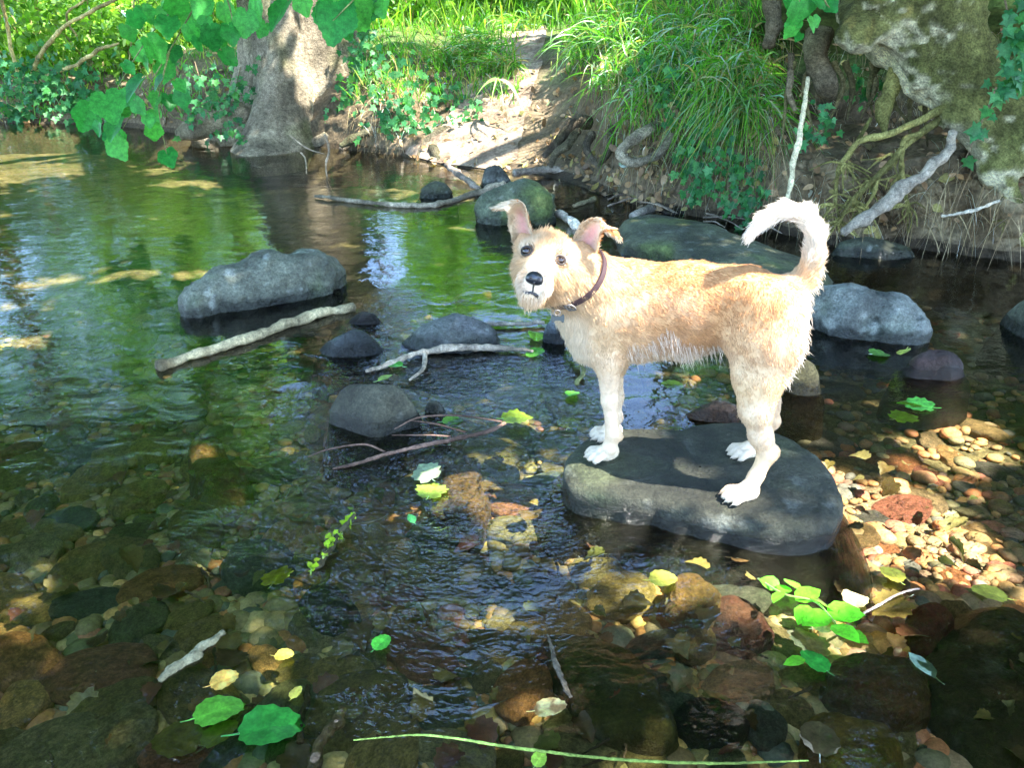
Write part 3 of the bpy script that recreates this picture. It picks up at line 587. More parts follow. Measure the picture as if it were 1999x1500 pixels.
# drop loose bits: keep everything, it is one blob
def attrs(P):
    w_ = []; 
    for pr in prims: w_.append(np.exp(-np.clip(pd(P, pr), -.004, 1)/.007))
    w_ = np.array(w_); w_ /= w_.sum(0)+1e-30
    col = np.tensordot(w_.T, np.array([p[6] for p in prims]), 1); hl = w_.T@np.array([p[7] for p in prims]); fl = np.tensordot(w_.T, np.array([p[8] for p in prims]), 1); st = w_.T@np.array([p[9] for p in prims])
    return col, hl, fl, st
dcol, _, _, _ = attrs(DV)
def coat_var(P, col):
    a = fbm(P*13, 71, 3)
    col = lerp(col, np.array(TAN)*np.array([1.0, .92, .85]), sstep(.05, .6, a)*.45); return lerp(col, np.array(CREAM), sstep(.05, .6, fbm(P*9+5, 75, 3))*.3)
dcol2 = coat_var(DV, dcol)
def eyedark(P, col):
    for sx in (-1, 1):
        r_ = np.linalg.norm(P-H(33.5*sx, 6, 0), axis=1)/HM; col = lerp(col, (.10, .06, .035), sstep(19, 12, r_)*.9)
    return col
dcol2 = eyedark(DV, dcol2)
isdark = dcol.max(1) < .2; dcol2[isdark] = DARK
# ears: curved thick sheets joined to the body mesh
EAR_IN = (.66, .36, .33)
def ear(cl, wd, wdir, cup, seed):
    nv, nu = 26, 17; C = crs([PY(*p) for p in cl], nv); tt = np.linspace(0, 1, nv)
    Wd = np.interp(tt, np.linspace(0, 1, len(wd)), wd)*HM*.5
    wd_ = nrm(crs(wdir, nv)); T = nrm(np.gradient(C, axis=0)); Nn = nrm(np.cross(wd_, T)); sgn = np.sign((Nn[0]@BX)); Nn = Nn*sgn     # faces the viewer at the base
    u = np.linspace(-1, 1, nu); cu = np.interp(tt, [0, .5, .8, 1], cup)
    Vf = C[:, None]+wd_[:, None]*(Wd[:, None]*u)[..., None]*1.0+Nn[:, None]*((Wd*cu)[:, None]*(u**2))[..., None]
    Vb = Vf-Nn[:, None]*.0028
    V = np.vstack([Vf.reshape(-1, 3), Vb.reshape(-1, 3)]); F = gridF(nv, nu); n0 = nv*nu
    rim = []; 
    edge = [i*nu for i in range(nv)]+[(nv-1)*nu+j for j in range(1, nu)]+[i*nu+nu-1 for i in range(nv-2, -1, -1)]
    for a, b in zip(edge[:-1], edge[1:]): rim.append([a, b, b+n0, a+n0])
    Fa = np.vstack([F, F[:, ::-1]+n0, np.array(rim)])
    inn = np.clip(1.1-np.abs(u-.1)[None]**1.2*1.5, 0, 1)*sstep(.62, .35, tt)[:, None]; cf = lerp(np.array(CREAM)*.9, np.array(EAR_IN), inn.reshape(-1)); cbk = np.tile(np.array(TAN)*np.array([.95, .85, .75]), (n0, 1))
    Nv = np.vstack([np.repeat(Nn, nu, 0), -np.repeat(Nn, nu, 0)])
    return V, Fa, np.vstack([cf, cbk]), Nv, np.concatenate([np.maximum(.28, (1-inn).reshape(-1)*.95), np.ones(n0)]), np.repeat(T, nu, 0)
hxv = hx; 
E1 = ear([(1026, 474, 1.615), (1020, 446, 1.592), (1016, 418, 1.57), (1004, 401, 1.54), (984, 401, 1.53), (966, 405, 1.525)], [44, 47, 44, 36, 22, 3],
         [hx*.9+BX*.2, hx*.95+BX*.1, hx*.9-hz_*.1+BX*.2, hx*.55+hz_*.55+BX*.3, hz_*.8+hx*.25-BX*.6, hz_*.8-BX*.6], [.55, .5, .25, .1], 1)
E2 = ear([(1134, 494, 1.625), (1146, 468, 1.60), (1159, 446, 1.575), (1176, 437, 1.545), (1192, 448, 1.535), (1207, 466, 1.525)], [48, 54, 48, 34, 24, 4],
         [hx*.9-BX*.3, hx*.9-hz_*.2-BX*.1, hx*.8-hz_*.45, hx*.5-hz_*.6+BX*.5, hx*.55+hz_*.5-BX*.5, hx*.6+hz_*.5-BX*.5], [.55, .5, .25, .1], 2)
allV = [DV]; allF = [DF]; allC = [dcol2]; off = len(DV)
for E in (E1, E2): allV.append(E[0]); allF.append(E[1]+off); allC.append(E[2]); off += len(E[0])
M_SKIN = surf_mat('dog_coat_skin', .8, ((60, .12),), .3, 300, .002, .15)
dog = empty('dog', PZ(1320, 930, ROCKTOP)); tag(dog, 'scruffy tan and cream dog standing on the flat rock with its tail curled up', 'dog')
obj('body', np.vstack(allV), np.vstack(allF), M_SKIN, dog, cols=np.vstack(allC))
# fur
def sample(V, F, dens, Nn):
    a, b, c, d = (V[F[:, k]] for k in range(4)); ar = .5*np.linalg.norm(np.cross(c-a, d-b), axis=1); n = int(ar.sum()*dens)
    f = rng.choice(len(F), n, p=ar/ar.sum()); u, v = rng.random((2, n)); u = u[:, None]; v = v[:, None]
    P = (a[f]*(1-u)+b[f]*u)*(1-v)+(d[f]*(1-u)+c[f]*u)*v; Q = nrm((Nn[F[f, 0]]*(1-u)+Nn[F[f, 1]]*u)*(1-v)+(Nn[F[f, 3]]*(1-u)+Nn[F[f, 2]]*u)*v); return P, Q, f, u, v
HP, HN, _, _, _ = sample(DV, DF, 260000, DN_); hcol, hlen, hfl, hst = attrs(HP); hcol = eyedark(HP, coat_var(HP, hcol))
bel = (HN[:, 2] < -.35+.5*fbm(HP*25, 78, 2)) & (HP[:, 0] > .24) & (HP[:, 0] < .43) & (HP[:, 2] > .33) & (rng.random(len(HP)) < .16)
hlen[bel] = .010+.036*rng.random(bel.sum())**2*(.6+.8*np.clip(fbm(HP[bel]*30, 79, 2)+.5, 0, 1)); hfl[bel] = nrm(np.array([.35, -.1, -1])); hst[bel] = .3; hcol[bel] = hcol[bel]*.45+np.array(WHITE)*.55
rmp = (HN[:, 0] > .45) & (HP[:, 0] > .5) & (HP[:, 2] > .33) & (HP[:, 2] < .56) & (rng.random(len(HP)) < .22)
hlen[rmp] = rng.uniform(.010, .028, rmp.sum()); hcol[rmp] = hcol[rmp]*.3+np.array(WHITE)*.7; hfl[rmp] = nrm(np.array([.8, -.1, -.6]))
def surf_b0(a, c):
    bb = np.linspace(110, -40, 301); pts = np.array([H(a, b, c) for b in bb]); dd = np.full(301, .1)
    for pr in prims: dd = smin(dd, pd(pts, pr), pr[5])
    i = np.where(dd < 0)[0]; return bb[i[0]] if len(i) else 0.
keep = (hlen > .0015)
for q in ((-33.5, surf_b0(-33.5, 0), 0, 10.2), (33.5, surf_b0(33.5, 0), 0, 10.2), (-4, 76, -58, 21), (-12, surf_b0(-12, -85), -85, 4.5), (0, surf_b0(0, -84), -84, 5), (12, surf_b0(12, -87), -87, 4.5)): keep &= np.linalg.norm(HP-H(*q[:3]), axis=1) > q[3]*HM
HP, HN, hcol, hlen, hfl, hst = [q[keep] for q in (HP, HN, hcol, hlen, hfl, hst)]
# belly fringe, rump and tail plume: longer where the surface looks down or outward
hlen = hlen*rng.uniform(.55, 1.25, len(hlen)); clump = rng.random(len(hlen)) < .03; hlen[clump] *= 1.5
for E in (E1, E2):
    P, Q, f, u, v = sample(E[0], E[1], 190000, E[3]); wgt = E[4][E[1][f, 0]]; kp = rng.random(len(P)) < wgt; m = kp.sum(); T = E[5]; T2 = np.vstack([T, T])[E[1][f, 0]][kp]
    HP = np.vstack([HP, P[kp]]); HN = np.vstack([HN, Q[kp]]); ec_ = E[2][E[1][f, 0]][kp]; ec_ = np.where((ec_[:, 1:2] < .5*ec_[:, :1]+.08) & (ec_[:, 2:] > .3), np.array(CREAM)*.9, ec_); hcol = np.vstack([hcol, ec_]); hlen = np.concatenate([hlen, rng.uniform(.006, .012, m)*np.where(wgt[kp] > .8, 1.3, .7)]); hfl = np.vstack([hfl, T2]); hst = np.concatenate([hst, np.full(m, .12)])
def lay(P, Nv, fl, ln, st, n=6, seed=0):
    fl = fl-np.sum(fl*Nv, -1, keepdims=True)*Nv*.9; fl = nrm(fl); cl = np.stack([fbm(P*60, 81+k+seed, 2) for k in range(3)], -1)
    d0 = nrm(Nv*(.25+st[:, None])+fl*.8+cl*.32+rng.normal(0, .13, P.shape)); d1 = nrm(fl*1.0+Nv*st[:, None]*.9+cl*.42+rng.normal(0, .16, P.shape)+DN*.25*(ln/.03)[:, None])
    t = np.linspace(0, 1, n)[None, :, None]; return P[:, None]-Nv[:, None]*.001+(d0[:, None]*(t-t*t*.5)+d1[:, None]*t*t*.5)*ln[:, None, None]
M_FUR_, tF, oF = nodes('dog_fur'); at = N(tF, 'ShaderNodeAttribute', attribute_name='Col'); hb = N(tF, 'ShaderNodeBsdfPrincipled', Roughness=.55); hb.inputs['Specular IOR Level'].default_value = .25
tF.links.new(at.outputs['Color'], hb.inputs['Base Color']); trl = N(tF, 'ShaderNodeBsdfTranslucent'); tF.links.new(at.outputs['Color'], trl.inputs[0]); mxF = N(tF, 'ShaderNodeMixShader'); mxF.inputs[0].default_value = .3
tF.links.new(hb.outputs[0], mxF.inputs[1]); tF.links.new(trl.outputs[0], mxF.inputs[2]); tF.links.new(mxF.outputs[0], oF.inputs[0])
def hair(name, S, C, rad, mat, parent):
    n, k = S.shape[:2]; h_ = bpy.data.hair_curves.new(name); h_.add_curves([k]*n)
    S = S-parent_world(parent); h_.attributes['position'].data.foreach_set('vector', S.reshape(-1).astype(np.float32))
    r = h_.attributes.get('radius') or h_.attributes.new('radius', 'FLOAT', 'POINT'); R = (rad[:, None]*np.array([1, .95, .85, .7, .45, .1][:k])[None]).astype(np.float32); r.data.foreach_set('value', R.ravel())
    c = h_.attributes.new('Col', 'FLOAT_COLOR', 'CURVE'); cc = np.ones((n, 4), np.float32); cc[:, :3] = C; c.data.foreach_set('color', cc.ravel())
    h_.materials.append(mat); o = bpy.data.objects.new(name, h_); COL.objects.link(o); o.parent = parent; return o
ST = lay(HP, HN, hfl, hlen, hst); hvar = hcol*rng.uniform(.8, 1.15, (len(hcol), 1))
hair('fur', ST, np.clip(hvar, 0, .95), rng.uniform(.00035, .0006, len(HP)), M_FUR_, dog)
def ell(name, c, ax, r, mat, parent, fn=None, sub_=3):
    V, F = ico(sub_); Q = V[:, :1]*ax[0]*r[0]+V[:, 1:2]*ax[1]*r[1]+V[:, 2:]*ax[2]*r[2]
    if fn is not None: Q = Q+fn(V)
    return obj(name, Q+c, F, mat, parent)
def gl(name, col, rough=.1, spec=.5):
    m, t, o = nodes(name); b = N(t, 'ShaderNodeBsdfPrincipled', Roughness=rough); t.links.new(b.outputs[0], o.inputs[0]); n = noise(t, 400, 3)
    c = N(t, 'ShaderNodeRGB'); c.outputs[0].default_value = (*col, 1); t.links.new(vscale(t, c.outputs[0], maprange(t, n.outputs[0], .3, .7, .8, 1.2)), b.inputs['Base Color']); b.inputs['Specular IOR Level'].default_value = spec
    bp = N(t, 'ShaderNodeBump', Strength=.25, Distance=.001); t.links.new(n.outputs[0], bp.inputs['Height'])
    if rough > .12: t.links.new(bp.outputs[0], b.inputs['Normal'])
    return m
M_EYE = gl('dark_brown_eye', (.012, .006, .004), .05, .6); M_LID = gl('eyelid', (.018, .011, .009), .5); M_NOSE = gl('black_nose', (.012, .013, .016), .3, .6); M_LIP = gl('black_lip', (.02, .016, .015), .4)
def surf_b(a, c):
    bb = np.linspace(110, -40, 301); pts = np.array([H(a, b, c) for b in bb]); dd = np.full(301, .1)
    for pr in prims: dd = smin(dd, pd(pts, pr), pr[5])
    i = np.where(dd < 0)[0]; return bb[i[0]] if len(i) else 0.
for s in (-1, 1):
    sb = surf_b(33.5*s, 0)
    e = ell('eye', H(33.5*s, sb-2.5, 0), (hx, BX, hz_), (9.4*HM, 8*HM, 8.8*HM), M_EYE, dog)
    V, F, F3 = tube([H(33.5*s+10.5*math.cos(q), surf_b(33.5*s+10.5*math.cos(q), 8.6*math.sin(q))+.6, 8.6*math.sin(q)) for q in np.linspace(0, 2*math.pi, 13)], [2.4*HM], 8, 40, .1)
    a2_ = Acc(); a2_.F3.append(F3); a2_.add(V, F); a2_.obj('eyelid', M_LID, dog)
def nosefn(V): return (hz_*(-.25*V[:, :1]**2+.0)+BX*(-.25*(V[:, 2:]*(V[:, 2:] < 0))**2)+hx*(-.22*V[:, :1]*(V[:, 2:] < 0)*-V[:, 2:]*-1))*8*HM
ns = ell('nose', H(-4, 74, -57), (hx, BX, hz_), (17*HM, 12*HM, 13*HM), M_NOSE, dog, nosefn, 4)
for s in (-1, 1): ell('nostril', H(-4+8*s, 85, -59), (hx, BX, hz_), (3.4*HM, 2.2*HM, 2.8*HM), M_LIP, dog)
ac = Acc(); acc_tube(ac, [H(a, surf_b(a, c)+1.2, c) for a, c in ((-21, -84), (-11, -86), (0, -84), (10, -87), (21, -91))], [1.5*HM, 3.2*HM, 3*HM, 3.4*HM, 1.5*HM], (.02, .016, .015), sides=8, n=20); acc_tube(ac, [H(-3, 84, -66), H(-2, surf_b(-2, -74)+2, -74), H(-1, surf_b(-1, -83)+1, -83)], [2.2*HM, 1.4*HM, 2*HM], (.02, .016, .015), sides=7, n=10); ac.obj('mouth', M_LIP, dog)
# collar: fitted round the neck between head and chest
cA, cB = W((1160, 500, 1.60)), W((1084, 604, 1.56)); cc_ = (cA+cB)/2; ax1 = nrm(cA-cB); nd = nrm(W((1165, 580, 1.63))-HO); nd = nrm(nd-(nd@ax1)*ax1); ax2 = np.cross(ax1, nd)
if ax2@BX < 0: ax2 = -ax2
th = np.linspace(0, 2*math.pi, 96, endpoint=False); 
ring = []
for q in th:
    dv = ax1*math.cos(q)+ax2*math.sin(q); r = np.linspace(.01, .14, 90); pts = cc_+dv*r[:, None]; dd = np.full(90, .1)
    for pr in prims:
        dd = smin(dd, pd(pts, pr), pr[5])
    ins = np.where(dd > .003)[0]; ring.append(r[ins[0]] if len(ins) else .06)
ring = np.array(ring); ring = np.minimum(ring, np.median(ring)*1.35)
for _ in range(8): ring = (np.roll(ring, 1)+ring*2+np.roll(ring, -1))/4
ring += .003
prof = [(-.007, 0), (-.007, .003), (.007, .003), (.007, 0)]
V = np.array([[cc_+(ax1*math.cos(q)+ax2*math.sin(q))*(ring[i]+ph_)+nd*w_ for (w_, ph_) in prof] for i, q in enumerate(th)]).reshape(-1, 3)
n_ = len(th); Fc = np.array([[i*4+k, ((i+1) % n_)*4+k, ((i+1) % n_)*4+(k+1) % 4, i*4+(k+1) % 4] for i in range(n_) for k in range(4)])
M_COL = gl('brown_leather', (.04, .022, .025), .5, .4); M_MET = gl('worn_metal', (.12, .11, .10), .35); M_TAG = gl('dark_enamel', (.025, .035, .04), .35)
collar = obj('collar', V, Fc, M_COL, dog, smooth=False)
kb = int(np.argmax([(-ax1*.83*1+ax2*.55)@(ax1*math.cos(q)+ax2*math.sin(q)) for q in th])); dvb = ax1*math.cos(th[kb])+ax2*math.sin(th[kb]); bc = cc_+dvb*(ring[kb]+.007); tb = nrm(np.cross(nd, dvb))
ac = Acc(); acc_tube(ac, [bc+tb*.008*a+nd*.009*b for a, b in ((1, 1), (-1, 1), (-1, -1), (1, -1), (1, 1))], [.0022], (.3, .3, .3), sides=6, n=33, rough=0); acc_tube(ac, [bc+nd*.009, bc-nd*.009], [.0018], (.3, .3, .3), sides=6, n=4, rough=0); ac.obj('buckle', M_MET, collar)
tp = PY(1088, 611, 1.53); tc_ = PY(1089, 622, 1.53)
ac = Acc(); acc_tube(ac, [tp+np.array([math.cos(q)*.006, 0, math.sin(q)*.006]) for q in np.linspace(0, 6.283, 13)], [.0012], (.3, .3, .3), sides=6, n=30, rough=0); ac.obj('ring', M_MET, collar)
# bone shaped tag
bo = []
for q in np.linspace(0, 2*math.pi, 72, endpoint=False):
    x = math.cos(q)*.0135; y = math.sin(q)
    lob = max(math.exp(-((abs(x)-.0105)/.0035)**2), 0); bo.append((x*1.0, (.0042+.0048*lob)*np.sign(y)*min(1, abs(y)*2.2)))
bo = np.array(bo); V = np.vstack([np.column_stack([tc_[0]+bo[:, 0], np.full(72, tc_[1]-.0012), tc_[2]+bo[:, 1]]), np.column_stack([tc_[0]+bo[:, 0], np.full(72, tc_[1]+.0012), tc_[2]+bo[:, 1]]), [tc_-[0, .0012, 0], tc_+[0, .0012, 0]]])
j = np.arange(72); j2 = (j+1) % 72; obj('name_tag', V, [np.vstack([np.stack([j, j2, np.full(72, 144)], -1), np.stack([j2+72, j+72, np.full(72, 145)], -1)]), np.stack([j, j+72, j2+72, j2], -1)], M_TAG, collar, smooth=False)
# ------------------------------------------------------------------ trees by the water
BARKC = (.17, .14, .10)
def bark_cols(V, seed, base=BARKC, moss=.4):
    a = fbm(V*np.array([9, 9, 3]), seed, 4); c = lerp(np.array(base)*.55, np.array(base)*1.5, sstep(-.5, .5, a)); m = sstep(-.1, .4, fbm(V*3, seed+4, 4))*moss
    return lerp(c, (.10, .12, .03), m)
# left tree
LT = PZ(585, 268); LT[1] = 7.35; LT[0] = PY(590, 200, 7.35)[0]
ltree = empty('tree', (LT[0], LT[1], .1)); tag(ltree, 'big pale-barked tree with a swollen foot at the water, left of the grassy bank', 'tree')
zz = np.concatenate([np.linspace(-.15, 1.2, 110, endpoint=False), np.linspace(1.2, 8, 60)]); th = np.linspace(0, 2*math.pi, 180, endpoint=False); Z, TH = np.meshgrid(zz, th, indexing='ij')
q3 = np.stack([np.cos(TH)*1.4, np.sin(TH)*1.4, Z*.9], -1)
fl_ = np.exp(-np.maximum(Z, 0)/.32); R = .47-.026*np.clip(Z, 0, 8)+fl_*(.42+.20*np.cos(5*TH+2.2)+.12*np.cos(3*TH-1))*.95+.06*fbm(q3*1.6, 401, 4)+.03*fbm(np.stack([np.cos(TH)*7, np.sin(TH)*7, Z*2.2], -1), 402, 4)
V = np.stack([LT[0]+R*np.cos(TH)+.03*Z, LT[1]+R*np.sin(TH)+.02*Z, Z], -1).reshape(-1, 3)
obj('trunk', V, gridF(len(zz), 180, True), M_BARK, ltree, cols=bark_cols(V, 410, (.25, .21, .15), .5))
def polyroot(par, pts, r, seed, col=BARKC, name='root', moss=.3, n=40, sides=10, mat=None, knots=5, rough=.2):
    W_ = [PY(*p) if p[2] > .9 else PZ(*p) for p in pts]; m = mpp(W_[0]); V, F, F3 = tube(W_, [q*m for q in r], sides, n, rough, seed, knots)
    return obj(name, V, [F, F3], mat or M_BARK, par, cols=bark_cols(V, seed, col, moss))
for i, (pts, r) in enumerate([([(560, 235, 7.0), (500, 240, 6.9), (440, 232, 6.85), (385, 248, 6.8), (350, 262, 6.85)], [38, 30, 26, 20, 10]),
                              ([(640, 240, 7.0), (660, 262, 6.8), (640, 275, 6.7), (600, 285, 6.7)], [26, 20, 15, 8]),
                              ([(560, 250, 6.9), (520, 262, 6.75), (470, 268, 6.7), (430, 278, 6.7)], [24, 20, 15, 8]),
                              ([(520, 60, 7.3), (498, 90, 7.1), (496, 130, 7.0), (490, 170, 6.95)], [9, 8, 7, 6])]):
    polyroot(ltree, pts, r, 420+i, (.24, .20, .14))
# right tree with arched root flare (one shape from round cones)
rtree = empty('tree', PY(1800, 120, 3.75)); tag(rtree, 'leaning mossy tree with bare arching roots over the hollow right bank', 'tree')
rp = [((1770, -260, 3.95), (1770, -60, 3.9), .32, .30), ((1770, -60, 3.9), (1790, 20, 3.85), .28, .24), ((1790, 20, 3.85), (1850, 120, 3.75), .23, .17), ((1700, 10, 3.8), (1770, -20, 3.85), .14, .2),
      ((1850, 120, 3.75), (1925, 190, 3.65), .17, .15), ((1925, 190, 3.65), (2030, 250, 3.6), .15, .16), ((2030, 250, 3.6), (2200, 330, 3.6), .16, .2),
      ((1712, 20, 3.75), (1668, 78, 3.65), .11, .055), ((1668, 78, 3.65), (1690, 92, 3.65), .05, .035), ((1800, 110, 3.7), (1880, 235, 3.58), .10, .055), ((1880, 235, 3.58), (1905, 270, 3.56), .055, .03),
      ((1920, 250, 3.56), (1950, 320, 3.52), .055, .04), ((1950, 320, 3.52), (1945, 345, 3.5), .042, .035), ((1950, 330, 3.5), (1985, 400, 3.48), .03, .022), ((1990, 270, 3.52), (2030, 300, 3.5), .06, .05), ((1740, 40, 3.7), (1800, 130, 3.65), .10, .06)]
RPm = [(PY(*a), PY(*b), r0, r1) for a, b, r0, r1 in rp]; lo2 = np.minimum([r[0] for r in RPm], [r[1] for r in RPm]).min(0)-.4; hi2 = np.maximum([r[0] for r in RPm], [r[1] for r in RPm]).max(0)+.4
h2_ = .013; G = np.stack(np.meshgrid(*[np.arange(lo2[k], hi2[k], h2_) for k in range(3)], indexing='ij'), -1); fld = np.full(G.shape[:3], 1.0)
for a, b, r0, r1 in RPm:
    ab = b-a; t = np.clip(((G-a)@ab)/(ab@ab), 0, 1); d = np.linalg.norm(G-(a+t[..., None]*ab), axis=-1)-(r0+(r1-r0)*t); fld = smin(fld, d, .07)
fld = fld+.045*fbm(G*5, 431, 3)+.026*fbm(G*17, 433, 3)
ax_ = nrm(PY(1925, 190, 3.65)-PY(1770, -60, 3.9)); Ga = G-.82*(G@ax_)[..., None]*ax_; fld = fld+.022*(1-2*np.abs(fbm(Ga*15, 435, 3)))
V, F = surf_nets(fld, lo2, h2_); del G, fld, Ga
rn = vnormals(V, F); mb = sstep(-.5, .1, rn[:, 2]+.25*fbm(V*14, 445, 4)+.12)      # moss grows on the upward faces, bare pale wood below
obj('trunk', V, F, M_BARK, rtree, cols=lerp(bark_cols(V, 440, (.56, .52, .33), .0), bark_cols(V, 441, (.15, .15, .05), .7), mb))
a = PY(1770, -180, 3.93); ac = Acc(); acc_tube(ac, [a, a+[.05, .1, 1.2], a+[.3, .2, 3], a+[.2, .3, 6.2]], [.30, .27, .22, .1], BARKC, sides=24, n=50, rough=.15, seed=44); ac.obj('upper_trunk', M_BARK, rtree)
YG = (.26, .24, .08)
RT = [([(1770, 100, 3.85), (1742, 170, 3.8), (1725, 215, 3.75), (1727, 262, 3.72)], [16, 17, 12, 4]), ([(1855, 205, 3.6), (1790, 238, 3.62), (1735, 262, 3.6), (1682, 274, 3.6), (1656, 300, 3.62), (1636, 335, 3.62), (1630, 400, 3.6)], [8, 7, 6, 6, 5, 5, 3]),
      ([(1850, 222, 3.62), (1795, 262, 3.62), (1762, 290, 3.6), (1732, 325, 3.58), (1690, 365, 3.58), (1658, 400, 3.58), (1635, 440, 3.58)], [8, 7, 6, 5, 5, 4, 3]),
      ([(1795, 262, 3.62), (1765, 275, 3.6), (1760, 330, 3.6), (1768, 380, 3.6), (1775, 415, 3.6)], [6, 5, 5, 4, 2]), ([(1732, 325, 3.6), (1715, 345, 3.6), (1705, 380, 3.58), (1685, 410, 3.6)], [6, 5, 4, 2]),
      ([(1700, 230, 3.66), (1672, 280, 3.64), (1655, 310, 3.62)], [3, 4, 3]), ([(1985, 395, 3.48), (1990, 440, 3.45), (1998, 480, 3.42)], [12, 9, 5]), ([(1965, 380, 3.48), (1975, 430, 3.47), (1996, 470, 3.44)], [8, 6, 3]),
      ([(1545, 105, 4.0), (1543, 150, 3.95), (1540, 180, 3.9), (1552, 215, 3.9)], [6, 6, 5, 3]), ([(1600, 60, 4.0), (1590, 110, 3.95), (1615, 170, 3.9), (1625, 190, 3.9)], [26, 24, 20, 10]),
      ([(1500, -20, 4.1), (1510, 40, 4.05), (1500, 90, 4.0)], [18, 15, 10])]
for i, (pts, r) in enumerate(RT): polyroot(rtree, pts, r, 450+i, YG if i < 8 else (.16, .13, .08), moss=.4, n=44)
for i in range(12):
    x = 1560+i*32+rng.uniform(-12, 12); y = 120+max(0, x-1700)*.35; pts = [(x, y, 3.98), (x+rng.uniform(-25, 25), y+50, 3.95), (x+rng.uniform(-30, 30), y+95+rng.uniform(0, 60), 3.9)]; polyroot(rtree, pts, [rng.uniform(3, 8), 5, 1.5], 460+i, (.15, .13, .06), n=24, sides=7)
for i in range(90):      # fine rootlets fanning from the ends of the roots
    b = [(1632, 400), (1637, 430), (1772, 400), (1690, 400), (1660, 385), (1700, 350), (1760, 340), (1740, 300), (1985, 420), (1650, 320)][i % 10]; an = rng.uniform(.1, 3.0); L = rng.uniform(30, 75); y0 = 3.6 if b[0] < 1900 else 3.46
    e = (b[0]-math.cos(an)*L, b[1]+math.sin(an)*L*.8, y0-rng.uniform(0, .05)); e = (e[0], min(e[1], 468), e[2]); mdp = ((b[0]+e[0])/2+rng.uniform(-8, 8), (b[1]+e[1])/2+rng.uniform(-10, 4), y0)
    polyroot(rtree, [(b[0], b[1], y0), mdp, e], [2.6, 2, 1], 480+i, YG, 'rootlet', n=12, sides=5, knots=0)
# roots in the middle of the bank
MR = [([(1295, 235, 4.75), (1262, 255, 4.6), (1212, 295, 4.45), (1235, 318, 4.4), (1285, 300, 4.4), (1312, 262, 4.45)], [8, 8, 9, 8, 8, 5]), ([(1150, 240, 5.5), (1120, 240, 5.4), (1095, 270, 5.35), (1062, 305, 5.35)], [12, 11, 9, 6]),
      ([(1125, 255, 5.4), (1110, 280, 5.3), (1085, 300, 5.3), (1075, 325, 5.3)], [11, 9, 8, 5]), ([(1155, 262, 5.3), (1145, 290, 5.2), (1160, 315, 5.15), (1175, 330, 5.1)], [9, 8, 7, 5]), ([(1195, 250, 5.1), (1190, 290, 5.0), (1170, 320, 5.0)], [8, 7, 5]),
      ([(715, 190, 6.9), (700, 230, 6.8), (720, 255, 6.7), (665, 292, 6.5)], [10, 9, 8, 5]), ([(800, 235, 6.6), (750, 245, 6.5), (700, 265, 6.4), (665, 285, 6.35)], [7, 7, 7, 5]), ([(905, 255, 6.4), (860, 258, 6.3), (830, 285, 6.2), (815, 325, 6.0)], [9, 9, 8, 8]),
      ([(845, 290, 6.1), (858, 320, 5.9), (848, 338, 5.85)], [10, 10, 8])]
mt = empty('root', PY(1120, 280, 5.4)); tag(mt, 'clump of dark tangled roots coming out of the bank right of the sunny path', 'tree roots')
for i, (pts, r) in enumerate(MR):
    if 1 <= i <= 4: polyroot(mt, pts, r, 500+i, (.11, .09, .065), 'root_branch')
lr = empty('root', PY(1262, 280, 4.5)); tag(lr, 'pale root looping out of the bank below the hanging sedge', 'tree roots'); polyroot(lr, *MR[0], 500, (.30, .26, .18), 'root_branch')
l2 = empty('root', PY(700, 250, 6.6)); tag(l2, 'grey roots trailing into the water right of the big tree', 'tree roots')
for i in (5, 6): polyroot(l2, *MR[i], 500+i, (.15, .13, .1), 'root_branch')
l3 = empty('root', PY(850, 300, 6.1)); tag(l3, 'dark forked stump root at the foot of the sunny path', 'tree roots')
for i in (7, 8): polyroot(l3, *MR[i], 500+i, (.1, .08, .065), 'root_branch')
# ------------------------------------------------------------------ sticks, logs and twigs
def stick(pts, r, label, col=(.28, .22, .14), name='stick', cat='stick', seed=0, side=(), n=50, moss=.1, z=.012, sides=10, knots=6):
    Wp = [PZ(p[0], p[1], z) if len(p) == 2 else (PY(*p) if p[2] > .9 else PZ(*p)) for p in pts]; m = mpp(Wp[len(Wp)//2])
    Wq = crs(Wp, max(8, n//5)); Wq[1:-1] += rng.normal(0, .5, (len(Wq)-2, 3))*m*max(r)*.45*np.array([1, .4, .5]); V, F, F3 = tube(Wq, [q*m*.74 for q in r], sides, n*2, .3, seed, knots); c = bark_cols(V, seed, col, moss)
    if not side: o = obj(name, V, [F, F3], M_WOOD, None, cols=c); return tag(o, label, cat)
    e = empty(name, Wp[0]); tag(e, label, cat); obj('stem', V, [F, F3], M_WOOD, e, cols=c)
    for k, (sp, sr) in enumerate(side):
        Ws = [PZ(p[0], p[1], z) if len(p) == 2 else (PY(*p) if p[2] > .9 else PZ(*p)) for p in sp]; V, F, F3 = tube(Ws, [q*m for q in sr], 6, 24, .1, seed+k+1); obj('side_twig', V, [F, F3], M_WOOD, e, cols=bark_cols(V, seed+k, col, moss))
    return e
stick([(308, 716), (360, 698), (450, 672), (560, 634), (640, 608), (690, 599)], [12, 11, 12, 12, 12, 12], 'long pale peeled branch lying in the calm pool below the left boulder', (.33, .27, .15), 'branch', 'branch', 601, moss=0, n=80)
stick([(615, 383), (700, 393), (790, 401), (860, 397), (925, 378), (985, 358, .07)], [3, 5, 7, 8, 9, 10], 'thin grey branch floating towards the mossy boulder near the far bank', (.24, .2, .14), 'branch', 'branch', 602, n=70)
stick([(925, 632), (990, 633), (1062, 630)], [5, 6, 5], 'speckled twig lying just left of the dog\'s chest', (.26, .23, .18), 'twig', 'twig', 603)
